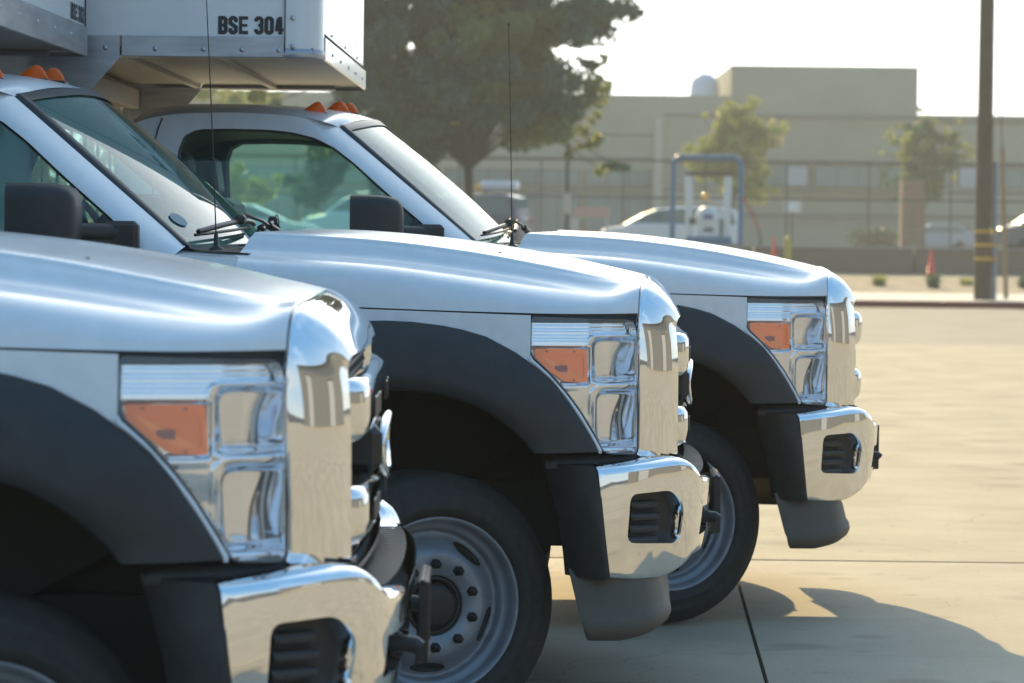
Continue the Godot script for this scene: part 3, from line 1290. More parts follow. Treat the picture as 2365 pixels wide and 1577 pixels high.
	for i in 14:
		var row := PackedVector3Array()
		for k in 9:
			var q: Vector2 = o1[i].lerp(o2[i], k / 8.0)
			var zz := 1.0 - 0.09 * pow(1.0 - k / 8.0, 2.2) - 0.02 * pow((q.y - 0.66) / 0.17, 2.0)
			row.append(Vector3(q.x, q.y, zz))
		row.append(row[-1] + Vector3(0.004, 0, -0.05))
		rows.append(row)
	grid(s, rows)
	s.set_smooth_group(1)
	var tp := PackedVector3Array()
	for v in rows[0]:
		tp.append(Vector3(v.x + 0.02, v.y + 0.006, v.z - 0.12))
	grid(s, [tp, rows[0]])
	var ed := PackedVector3Array()
	var ed2 := PackedVector3Array()
	for r in rows:
		ed.append(r[0])
		ed2.append(r[0] + Vector3(0, 0, -0.03))
	grid(s, [ed, ed2])
	side_pair("bumper_end", s, M.flare_plastic, t)
	# brown-grey air dam below
	s = S()
	var pl := [[0.0, 0.40, 0.955], [0.2, 0.47, 0.955], [0.35, 0.56, 0.945], [0.5, 0.635, 0.905], [0.6, 0.675, 0.83], [0.7, 0.697, 0.72], [0.85, 0.70, 0.4], [1.0, 0.705, 0.0]]
	var px := []
	var pz := []
	for p in pl:
		px.append([p[0], p[1]])
		pz.append([p[0], p[2]])
	rows = []
	for q in [[0.50, -0.035, 0.0], [0.44, -0.012, 0.0], [0.40, -0.004, 0.3], [0.375, 0.0, 0.5], [0.352, 0.012, 0.7], [0.325, 0.016, 0.86], [0.302, 0.008, 0.96], [0.288, -0.008, 1.0], [0.29, -0.03, 1.0]]:
		var row := PackedVector3Array()
		for k in 41:
			var f := k / 40.0
			var x := tab(px, f)
			var z := tab(pz, f)
			var edge := clampf(1.0 - f / 0.2, 0.0, 1.0)
			var y: float = q[0] + 0.03 * clampf(f - 0.35, 0.0, 0.3) / 0.3 * q[2]
			x += 0.055 * edge * (0.5 - q[0]) / 0.21
			y += 0.012 * edge * edge * (1.0 if q[0] < 0.33 else 0.0)
			var n := Vector2(tab(pz, maxf(f - 0.02, 0)) - tab(pz, minf(f + 0.02, 1)), tab(px, minf(f + 0.02, 1)) - tab(px, maxf(f - 0.02, 0))).normalized()
			row.append(Vector3(x + n.x * q[1], y, z + n.y * q[1]))
		rows.append(row)
	grid(s, rows)
	side_pair("air_dam", s, M.valance_plastic, t)
	# intake backing, plate bracket, tow hooks
	s = S()
	box(s, Vector3(0.74, 0.63, 0), Vector3(0.06, 0.2, 1.2))
	box(s, Vector3(0.62, 0.68, 0), Vector3(0.24, 0.2, 1.4))
	obj("bumper_beam", s, M.underbody, t)
	s = S()
	box(s, Vector3(0.862, 0.63, 0.0), Vector3(0.012, 0.19, 0.32), Basis(Vector3.BACK, -0.06), 0.004)
	for q in [[0.745, 0.012, 0.32], [0.575, 0.012, 0.32]]:
		box(s, Vector3(0.870, q[0] - 0.03, 0), Vector3(0.024, q[1], q[2]), Basis.IDENTITY, 0.004)
	for w in [-0.155, 0.155]:
		box(s, Vector3(0.870, 0.63, w), Vector3(0.024, 0.17, 0.012), Basis.IDENTITY, 0.004)
	obj("plate_bracket", s, M.black_trim, t)
	for w in [0.36, -0.36]:
		s = S()
		tube(s, PackedVector3Array([Vector3(0.70, 0.61, w), Vector3(0.83, 0.61, w), Vector3(0.856, 0.607, w), Vector3(0.864, 0.60, w)]), 0.019, 10)
		obj("tow_hook", s, M.dark_plastic, t)

func roof_rows(inset: float) -> Array:
	var pr := [[-1.314, 1.901, -1.20, 1.952], [-1.36, 1.917, -1.27, 1.972], [-1.44, 1.934, -1.38, 1.99], [-1.58, 1.947, -1.55, 2.004], [-1.75, 1.951, -1.75, 2.01], [-1.92, 1.945, -1.94, 2.007], [-2.03, 1.93, -2.05, 1.995], [-2.095, 1.91, -2.115, 1.975], [-2.135, 1.88, -2.155, 1.945], [-2.16, 1.84, -2.18, 1.90], [-2.172, 1.78, -2.195, 1.82], [-2.178, 1.68, -2.20, 1.70], [-2.18, 1.55, -2.20, 1.55], [-2.18, 1.43, -2.20, 1.43]]
	var rows := []
	for i in 40:
		var q := []
		for c in 4:
			var col := []
			for p in pr:
				col.append(p[c])
			q.append(cr(col, i / 39.0))
		var row := PackedVector3Array()
		var half: float = (ze(q[1]) + 0.085 * smoothstep(0.0, 3.0, float(i))) - inset
		for k in 49:
			var w := lerpf(1.0, -1.0, k / 48.0)
			w = signf(w) * (1.0 - pow(1.0 - absf(w), 1.7))
			var b := 1.0 - pow(absf(w), 3.4)
			var bx := 1.0 - pow(absf(w), 2.2)
			row.append(Vector3(lerpf(q[0], q[2], bx) + (inset if i > 12 else 0.0), lerpf(q[1], q[3], b) - inset, half * w))
		rows.append(row)
	return rows

func make_cab(t: Node3D) -> void:
	var s := S()
	var out := []
	for p in roof_rows(0.0):
		out.append(Vector2(p[0].x, p[0].y))
	var outer := []
	for p in resample(v2([[-0.762, 1.449], [-1.314, 1.901]]), 16).slice(0, 15):
		outer.append(p)
	outer.append_array(out)
	outer.append_array(resample([out[-1], Vector2(-0.80, 1.405), Vector2(-0.762, 1.449)], 36).slice(1, 35))
	var hole := dense(v2(WIN), 0.02)
	var cut := holed(s, outer, hole, cabside(0.0), 9)
	var rim: PackedVector3Array = cut[0]
	var r1 := PackedVector3Array()
	for v in rim:
		r1.append(v - Vector3(0, 0, 0.016))
	s.set_smooth_group(1)
	grid(s, [rim, r1], true)
	s.set_smooth_group(0)
	var s2 := s
	# the other side in the same mesh, then roof and back
	var cut2 := holed(s2, outer, hole, func(p: Vector2) -> Vector3: return cabside(0.0).call(p) * Vector3(1, 1, -1), 9)
	var ra: PackedVector3Array = cut2[0]
	var rb := PackedVector3Array()
	for v in ra:
		rb.append(v + Vector3(0, 0, 0.016))
	s2.set_smooth_group(1)
	grid(s2, [rb, ra], true)
	s2.set_smooth_group(2)
	grid(s2, roof_rows(0.0))
	var cab := obj("cab", s2, M.white_paint, t)
	# dark lining inside
	s = S()
	holed(s, outer, hole, cabside(0.055), 4)
	holed(s, outer, hole, func(p: Vector2) -> Vector3: return cabside(0.055).call(p) * Vector3(1, 1, -1), 4)
	s.set_smooth_group(2)
	grid(s, roof_rows(0.05))
	# jambs that tie lining and skin together round the openings
	var ja := PackedVector3Array()
	var jb := PackedVector3Array()
	for v in rim:
		ja.append(v - Vector3(0, 0, 0.017))
		jb.append(v - Vector3(0, 0, 0.06))
	s.set_smooth_group(1)
	grid(s, [ja, jb], true)
	grid(s, [ja_flip(jb), ja_flip(ja)], true)
	obj("cab_lining", s, M.interior, t)
	# glass and black edging of the door window
	var gl := []
	for sg in [1.0, -1.0]:
		s = S()
		var c0 := Vector2(-1.5, 1.64)
		var tiny := []
		for p in hole:
			tiny.append(c0 + (p - c0) * 0.03)
		var rows := rows_between(hole, tiny, 6, func(p: Vector2) -> Vector3: return Vector3(p.x, p.y, (zc(p.y) - 0.022) * sg))
		grid(s, rows, true)
		fan(s, rows[-1])
		var w := obj("door_window", s, M.door_glass, t)
		s = S()
		rows = rows_between(hole, tiny, 3, func(p: Vector2) -> Vector3: return Vector3(p.x, p.y, (zc(p.y) - 0.027) * sg))
		grid(s, rows, true)
		fan(s, rows[-1])
		obj("tint_film", s, M.tint_film, w)
		s = S()
		var lp := PackedVector3Array()
		for p in hole:
			lp.append(Vector3(p.x, p.y, (zc(p.y) - 0.014) * sg))
		ring_tube(s, lp, 0.009)
		obj("window_seal", s, M.black_trim, w)
		# mirror sail in the window's front corner
		s = S()
		plate(s, v2([[-0.93, 1.475], [-0.91, 1.448], [-1.02, 1.432], [-1.04, 1.50], [-1.0, 1.545]]), func(p: Vector2) -> Vector3: return Vector3(p.x, p.y, (zc(p.y) - 0.012) * sg), Vector3(0, 0, 0.016 * sg))
		obj("mirror_sail", s, M.black_trim, w)
		# lower door, rocker, seams
		s = S()
		var dr := []
		for i in 15:
			var x := lerpf(-0.865, -2.0, i / 14.0)
			var row := PackedVector3Array()
			for k in 13:
				var y := lerpf(1.432, 0.62, k / 12.0)
				var z := zs(x, y) - 0.022 * smoothstep(1.28, 1.43, y) + 0.008 * exp(-pow((y - 1.2) / 0.03, 2.0)) - 0.05 * smoothstep(0.8, 0.6, y)
				row.append(Vector3(x, y, z * sg))
			dr.append(row)
		grid(s, dr)
		var door := obj("door", s, M.white_paint, t)
		s = S()
		box(s, Vector3(-1.86, 1.24, (zs(-1.86, 1.24) + 0.022) * sg), Vector3(0.16, 0.035, 0.03), Basis.IDENTITY, 0.01)
		obj("door_handle", s, M.black_trim, door)
		s = S()
		var bk := []
		for i in 5:
			var x := lerpf(-2.012, -2.185, i / 4.0)
			var row := PackedVector3Array()
			for k in 9:
				var y := lerpf(1.432, 0.62, k / 8.0)
				row.append(Vector3(x, y, (zs(x, y) - 0.022 * smoothstep(1.28, 1.43, y)) * sg))
			bk.append(row)
		grid(s, bk)
		box(s, Vector3(-1.43, 0.57, 0.9 * sg), Vector3(1.2, 0.12, 0.1))
		obj("cab_corner", s, M.white_paint, t)
		s = S()
		var seam := PackedVector3Array()
		for p in resample(v2([[-2.005, 1.43], [-2.028, 1.816], [-2.011, 1.90], [-2.0, 1.928]]), 12):
			seam.append(Vector3(p.x, p.y, (zc(p.y) + 0.0015) * sg))
		tube(s, seam, 0.0035, 6)
		obj("body_seam", s, M.black_trim, cab)
		s = S()
		tube(s, PackedVector3Array([Vector3(-0.86, 0.65, zs(-0.86, 0.65) * sg - 0.004 * sg), Vector3(-0.86, 1.0, (zs(-0.86, 1.0) - 0.002) * sg), Vector3(-0.86, 1.3, (zs(-0.86, 1.3) - 0.004) * sg), Vector3(-0.845, 1.43, (zs(-0.86, 1.43) - 0.028) * sg)]), 0.005, 6)
		obj("body_seam", s, M.black_trim, cab)
	# windshield between its curved top and bottom edges
	s = S()
	var rows := []
	for k in 17:
		var v := k / 16.0
		var row := PackedVector3Array()
		for i in 41:
			row.append(glass_point(lerpf(1.0, -1.0, i / 40.0), v))
		rows.append(row)
	grid(s, rows)
	var ws := obj("windshield", s, M.windshield_glass, t)
	s = S()
	rows = []
	for k in 7:
		var row := PackedVector3Array()
		for i in 13:
			row.append(glass_point(lerpf(0.97, -0.97, i / 12.0), lerpf(0.01, 0.99, k / 6.0)) + Vector3(-0.006, -0.006, 0))
		rows.append(row)
	grid(s, rows)
	obj("tint_film", s, M.tint_film, ws)
	s = S()
	for sg in [1.0, -1.0]:
		var a := PackedVector3Array()
		var b := PackedVector3Array()
		var c := PackedVector3Array()
		for k in 17:
			var v := k / 16.0
			a.append(glass_point(sg * 0.955, v) + Vector3(0.004, 0.004, 0.0))
			b.append(glass_point(sg * 1.0, v) + Vector3(0.006, 0.008, 0.004 * sg))
			c.append(glass_point(sg * 1.0, v) + Vector3(-0.012, -0.01, 0.014 * sg))
		grid(s, [a, b, c])
	var a := PackedVector3Array()
	var b := PackedVector3Array()
	var c := PackedVector3Array()
	for i in 41:
		var w := lerpf(1.0, -1.0, i / 40.0)
		a.append(glass_point(w, 0.955) + Vector3(0.004, 0.004, 0))
		b.append(glass_point(w, 1.0) + Vector3(0.004, 0.006, 0))
		c.append(glass_point(w, 1.0) + Vector3(-0.03, 0.006, 0))
	grid(s, [a, b, c])
	obj("windshield_trim", s, M.black_trim, ws)
	# interior: dash, seats, wheel, rear bulkhead glass
	s = S()
	var dash := []
	for p in [[-0.70, 1.40], [-0.78, 1.455], [-0.92, 1.475], [-1.05, 1.46], [-1.10, 1.41], [-1.09, 1.2], [-1.0, 1.0]]:
		var row := PackedVector3Array()
		for i in 9:
			var w := lerpf(0.86, -0.86, i / 8.0)
			row.append(Vector3(p[0] + 0.06 * (1.0 - w * w), p[1], w))
		dash.append(row)
	grid(s, dash)
	box(s, Vector3(-1.02, 1.49, -0.42), Vector3(0.2, 0.07, 0.4), Basis.IDENTITY, 0.03)
	obj("dashboard", s, M.dashboard, t)
	for z in [-0.46, 0.46]:
		s = S()
		box(s, Vector3(-1.86, 1.32, z), Vector3(0.16, 0.62, 0.5), Basis(Vector3.BACK, 0.2), 0.05)
		box(s, Vector3(-1.60, 1.02, z), Vector3(0.55, 0.16, 0.52), Basis.IDENTITY, 0.05)
		var seat := obj("seat", s, M.interior, t)
		s = S()
		box(s, Vector3(-1.97, 1.72, z), Vector3(0.10, 0.17, 0.26), Basis(Vector3.BACK, 0.15), 0.04)
		obj("headrest", s, M.interior, seat)
	s = S()
	var sw := PackedVector3Array()
	for k in 28:
		var an := TAU * k / 28
		sw.append(Vector3(-1.22, 1.42, -0.44) + Basis(Vector3.BACK, 0.5) * Vector3(0, 0.19 * sin(an), 0.19 * cos(an)))
	ring_tube(s, sw, 0.014)
	for an in [0.1, PI - 0.1, PI * 1.5]:
		tube(s, PackedVector3Array([Vector3(-1.22, 1.42, -0.44), Vector3(-1.22, 1.42, -0.44) + Basis(Vector3.BACK, 0.5) * Vector3(0, 0.19 * sin(an), 0.19 * cos(an))]), 0.014, 6)
	obj("steering_wheel", s, M.interior, t)
	s = S()
	box(s, Vector3(-2.206, 1.66, 0), Vector3(0.008, 0.3, 1.3), Basis.IDENTITY, 0.003)
	obj("rear_window", s, M.car_glass, t)
	# cab floor and back below the belt
	s = S()
	box(s, Vector3(-1.45, 0.75, 0), Vector3(1.4, 0.06, 1.8))
	box(s, Vector3(-2.17, 1.08, 0), Vector3(0.02, 0.8, 1.9))
	box(s, Vector3(-0.82, 1.05, 0), Vector3(0.02, 0.7, 1.8))
	obj("cab_floor", s, M.underbody, t)
	# cowl under the windshield
	s = S()
	rows = []
	for k in 8:
		var f := k / 7.0
		var row := PackedVector3Array()
		for i in 49:
			var w := lerpf(1.0, -1.0, i / 48.0)
			var g := glass_point(w, 0.0)
			var z := g.z * lerpf(1.0, 0.985, f)
			var aw := absf(z)
			var hx := -0.575 + 0.15 * smoothstep(0.74, 0.56, aw)
			var hy := 1.43 + 0.064 * smoothstep(0.76, 0.56, aw)
			var p := Vector3(g.x + 0.012, g.y - 0.004, g.z).lerp(Vector3(hx, hy, z), f)
			p.y -= 0.03 * sin(PI * f) * smoothstep(0.9, 0.5, aw)
			row.append(p)
		rows.append(row)
	rows.append(PackedVector3Array())
	for v in rows[7]:
		rows[8].append(v + Vector3(0.02, -0.08, 0))
	grid(s, rows)
	for k in 24:
		box(s, Vector3(-0.585 + 0.13 * (1.0 - pow((k - 11.5) / 14.0, 2.0)) - 0.05, 1.452, -0.6 + k * 0.052), Vector3(0.09, 0.004, 0.01))
	obj("cowl", s, M.dark_plastic, t)

func ja_flip(p: PackedVector3Array) -> PackedVector3Array:
	var o := PackedVector3Array()
	for v in p:
		o.append(v * Vector3(1, 1, -1))
	return o

func glass_point(w: float, v: float) -> Vector3:
	# w across the windshield, v up it
	var b := 1.0 - pow(absf(w), 2.4)
	var lo := Vector3(-0.768 + 0.14 * b, 1.447 + 0.012 * b, 0.872)
	var hi := Vector3(-1.308 + 0.105 * b, 1.903 + 0.046 * b, 0.70)
	var p := lo.lerp(hi, v)
	p.z *= w
	p += Vector3(0.012, 0.012, 0) * sin(PI * v) * b
	return p

func make_details(t: Node3D, sticker: bool) -> void:
	# roof marker lamps
	for z in [0.58, 0.15, 0.0, -0.15, -0.58]:
		var x: float = ltab([[0.0, -1.345], [0.15, -1.373], [0.58, -1.428]], absf(z))
		var y: float = ltab([[0.0, 1.976], [0.15, 1.975], [0.58, 1.952]], absf(z))
		var s := S()
		var rows := []
		for k in 15:
			var f := k / 14.0
			var row := PackedVector3Array()
			var hh := 0.046 * pow(maxf(sin(PI * pow(f, 1.75)), 0.0), 0.85) + 0.001
			var wd := 0.034 * pow(maxf(sin(PI * (f * 0.94 + 0.03)), 0.0), 0.5)
			for j in 15:
				var an := PI * j / 14.0
				row.append(Vector3(-0.062 + 0.118 * f, hh * pow(sin(an), 0.8) + 0.008, wd * cos(an)))
			rows.append(row)
		grid(s, rows)
		var L := obj("marker_lamp", s, M.lamp_orange, t)
		L.transform = Transform3D(Basis(Vector3.BACK, -0.03), Vector3(x, y, z))
		s = S()
		box(s, Vector3(0, 0.004, 0), Vector3(0.122, 0.014, 0.080), Basis.IDENTITY, 0.004)
		obj("lamp_base", s, M.black_trim, L)
	# tow mirrors
	for sg in [1.0, -1.0]:
		var s := S()
		var loop := fillet(v2([[1.02, 1.395], [1.275, 1.40], [1.275, 1.628], [1.02, 1.632]]), 0.05, 5)
		var rows := []
		for q in [[-1.235, 1.0], [-1.20, 1.0], [-1.13, 0.99], [-1.085, 0.95], [-1.058, 0.86], [-1.042, 0.7], [-1.036, 0.4]]:
			var row := PackedVector3Array()
			for p in loop:
				var c := Vector2(1.147, 1.514)
				var d: Vector2 = c + (p - c) * q[1]
				row.append(Vector3(q[0] + 0.03 * absf(d.x - 1.02), d.y, d.x * sg))
			rows.append(row)
		grid(s, rows, true)
		fan(s, rows[-1])
		var mi := obj("mirror", s, M.flare_plastic, t)
		s = S()
		var back := PackedVector3Array()
		for v in rows[0]:
			back.append(v + Vector3(0.006, 0, 0))
		fan(s, back)
		obj("mirror_glass", s, M.chrome, mi)
		s = S()
		for y in [1.488, 1.425]:
			tube(s, PackedVector3Array([Vector3(-1.10, y, 1.10 * sg), Vector3(-1.04, y, 1.04 * sg), Vector3(-0.93, y, 0.98 * sg)]), 0.027, 10)
		box(s, Vector3(-1.01, 1.455, 1.0 * sg), Vector3(0.20, 0.10, 0.07), Basis(Vector3.UP, 0.5 * sg), 0.02)
		box(s, Vector3(-0.94, 1.465, 0.985 * sg), Vector3(0.11, 0.115, 0.06), Basis.IDENTITY, 0.022)
		obj("mirror_arm", s, M.flare_plastic, mi)
		s = S()
		box(s, Vector3(-1.066, 1.415, 1.16 * sg), Vector3(0.05, 0.022, 0.12), Basis(Vector3.UP, 0.1 * sg), 0.008)
		obj("turn_lamp", s, M.lamp_orange, mi)
	# antenna on the right fender
	var s := S()
	lathe(s, [[0.022, 0.0], [0.021, 0.006], [0.009, 0.012], [0.006, 0.05], [0.003, 0.055]], 14)
	var an := obj("antenna", s, M.antenna_black, t)
	an.transform = Transform3D(Basis(Vector3.RIGHT, -PI / 2), Vector3(-0.672, 1.438, 0.85))
	s = S()
	tube(s, PackedVector3Array([Vector3(0, 0, 0.05), Vector3(-0.008, 0, 0.4), Vector3(-0.022, 0, 0.86)]), 0.0023, 6, true, 0.0014)
	box(s, Vector3(-0.022, 0, 0.862), Vector3(0.007, 0.007, 0.01), Basis.IDENTITY, 0.002)
	obj("antenna_whip", s, M.antenna_black, an)
	# wipers parked along the foot of the glass
	for q in [[0.78, 0.12], [0.02, -0.68]]:
		s = S()
		var blade := PackedVector3Array()
		var blade2 := PackedVector3Array()
		for k in 15:
			var f := k / 14.0
			var w: float = lerpf(q[0], q[1], f) / 0.872
			var p := glass_point(w, 0.045 + 0.03 * f)
			blade.append(p + Vector3(0.012, 0.012, 0))
			blade2.append(p + Vector3(0.022 + 0.014 * sin(PI * f), 0.022 + 0.018 * sin(PI * f), 0))
		tube(s, blade, 0.005, 6)
		tube(s, blade2, 0.0085, 6)
		var wp := obj("wiper", s, M.black_trim, t)
		s = S()
		var mid := blade2[7]
		var pv := glass_point((q[1] - 0.12) / 0.872, 0.0) + Vector3(0.055, 0.012, 0)
		tube(s, PackedVector3Array([mid, mid + Vector3(0.012, 0.022, -0.03), mid.lerp(pv, 0.4) + Vector3(0.018, 0.026, 0), mid.lerp(pv, 0.62) + Vector3(0.014, 0.022, 0)]), 0.006, 6)
		tube(s, PackedVector3Array([mid.lerp(pv, 0.6) + Vector3(0.014, 0.022, 0), mid.lerp(pv, 0.85) + Vector3(0.012, 0.018, 0), pv, pv - Vector3(0, 0.04, 0)]), 0.013, 8)
		box(s, mid + Vector3(0.004, 0.006, 0), Vector3(0.03, 0.03, 0.06), Basis.IDENTITY, 0.008)
		obj("wiper_arm", s, M.black_trim, wp)
	if sticker:
		s = S()
		var loop := PackedVector3Array()
		for k in 24:
			var a := TAU * k / 24
			loop.append(glass_point((0.72 + 0.045 * cos(a)) / 0.872, 0.16 + 0.045 * sin(a)) + Vector3(0.003, 0.003, 0))
		fan(s, loop)
		obj("sticker", s, M.sticker, t)

func make_wheel(t: Node3D) -> void:
	var w := Node3D.new()
	w.name = "wheel"
	t.add_child(w, true)
	var s := S()
	lathe(s, [[0.255, -0.012], [0.266, 0.002], [0.272, 0.012], [0.29, 0.021], [0.302, 0.024], [0.305, 0.021], [0.33, 0.021], [0.352, 0.015], [0.355, 0.011], [0.375, 0.0], [0.388, -0.014], [0.3945, -0.03], [0.3955, -0.06]], 72)
	s.set_smooth_group(1)
	var prof := [[0.3955, -0.06]]
	for g in 3:
		var h := -0.075 - g * 0.035
		prof.append_array([[0.3955, h], [0.385, h - 0.002], [0.385, h - 0.008], [0.3955, h - 0.01]])
	prof.append_array([[0.3955, -0.175], [0.388, -0.195], [0.36, -0.215], [0.30, -0.222], [0.255, -0.2]])
	lathe(s, prof, 72)
	obj("tyre", s, M.rubber, w)
	s = S()
	lathe(s, [[0.258, -0.012], [0.2665, 0.0], [0.2675, 0.005], [0.264, 0.008], [0.258, 0.004], [0.252, -0.008], [0.249, -0.026], [0.246, -0.034], [0.236, -0.038], [0.228, -0.042], [0.225, -0.052], [0.222, -0.062], [0.212, -0.064], [0.196, -0.05], [0.178, -0.03], [0.166, -0.018], [0.156, -0.012], [0.15, -0.011]], 72)
	s.set_smooth_group(1)
	lathe(s, [[0.15, -0.011], [0.092, -0.011]], 72)
	lathe(s, [[0.092, -0.011], [0.09, -0.016], [0.09, -0.05]], 72)
	lathe(s, [[0.222, -0.062], [0.225, -0.2], [0.255, -0.21]], 48)
	var rim := obj("rim", s, M.wheel_steel, w)
	s = S()
	lathe(s, [[0.0, 0.006], [0.05, 0.006], [0.064, 0.002], [0.068, -0.012], [0.07, -0.03], [0.09, -0.03]], 40)
	lathe(s, [[0.072, -0.024], [0.078, -0.016], [0.084, -0.016], [0.09, -0.022]], 40)
	obj("hub", s, M.hub_black, w)
	for k in 10:
		var a := TAU * (k + 0.5) / 10
		s = S()
		lathe(s, [[0.0, 0.022], [0.006, 0.021], [0.008, 0.012], [0.0125, 0.010], [0.0145, 0.002], [0.0165, -0.011]], 6)
		var nut := obj("lug_nut", s, M.hub_black, rim)
		nut.position = Vector3(cos(a) * 0.125, sin(a) * 0.125, 0.0)
	for k in 5:
		var a := TAU * k / 5 + 0.9
		s = S()
		var b := Basis(Vector3.BACK, a)
		var lp := PackedVector3Array()
		var lp2 := PackedVector3Array()
		for j in 20:
			var an := TAU * j / 20
			var q := Vector3(0.192 + 0.016 * cos(an), 0.054 * sin(an) , 0)
			q = Vector3(q.x - 0.004, q.y, -0.043 - (q.x - 0.19) * 1.05 + 0.006)
			lp.append(b * q)
			lp2.append(b * (q + Vector3(0.004, 0, -0.03)))
		grid(s, [lp, lp2], true)
		fan(s, lp)
		obj("hand_hole", s, M.hub_black, rim)
	w.transform = Transform3D(Basis(Vector3.UP, deg_to_rad(27.0)), Vector3(0.012, 0.391, 1.0))
	var c := w.duplicate()
	c.name = "wheel_001"
	c.transform = Transform3D(Basis(Vector3.UP, deg_to_rad(27.0)) * Basis(Vector3.UP, PI), Vector3(-0.12, 0.391, -1.0))
	t.add_child(c, true)
	# axle, frame and steering gear
	s = S()
	for z in [0.43, -0.43]:
		box(s, Vector3(-2.3, 0.62, z), Vector3(6.0, 0.2, 0.07))
	tube(s, PackedVector3Array([Vector3(0, 0.40, 0.82), Vector3(-0.02, 0.34, 0.4), Vector3(-0.02, 0.34, -0.4), Vector3(0, 0.40, -0.82)]), 0.055, 10)
	tube(s, PackedVector3Array([Vector3(0.22, 0.42, 0.75), Vector3(0.24, 0.40, -0.75)]), 0.022, 8)
	box(s, Vector3(0.0, 0.78, 0.0), Vector3(1.1, 0.42, 0.8))
	box(s, Vector3(-1.2, 0.55, 0.0), Vector3(1.4, 0.2, 0.5))
	for z in [0.62, -0.62]:
		tube(s, PackedVector3Array([Vector3(0.3, 0.48, z), Vector3(0.0, 0.46, z), Vector3(-0.6, 0.5, z)]), 0.035, 8)
		lathe_at(s, Vector3(0.27, 0.405, z * 1.2), [[0.0, 0.05], [0.05, 0.05], [0.05, -0.05], [0.0, -0.05]], 14)
	obj("chassis", s, M.underbody, t)

func lathe_at(s: SurfaceTool, at: Vector3, prof: Array, n: int) -> void:
	s.set_smooth_group(-1)
	for i in prof.size() - 1:
		for k in n:
			var a := TAU * k / n
			var b := TAU * (k + 1) / n
			var f := func(p: Array, an: float) -> Vector3: return at + Vector3(cos(an) * p[0], sin(an) * p[0], p[1])
			quad(s, f.call(prof[i], a), f.call(prof[i], b), f.call(prof[i + 1], b), f.call(prof[i + 1], a))

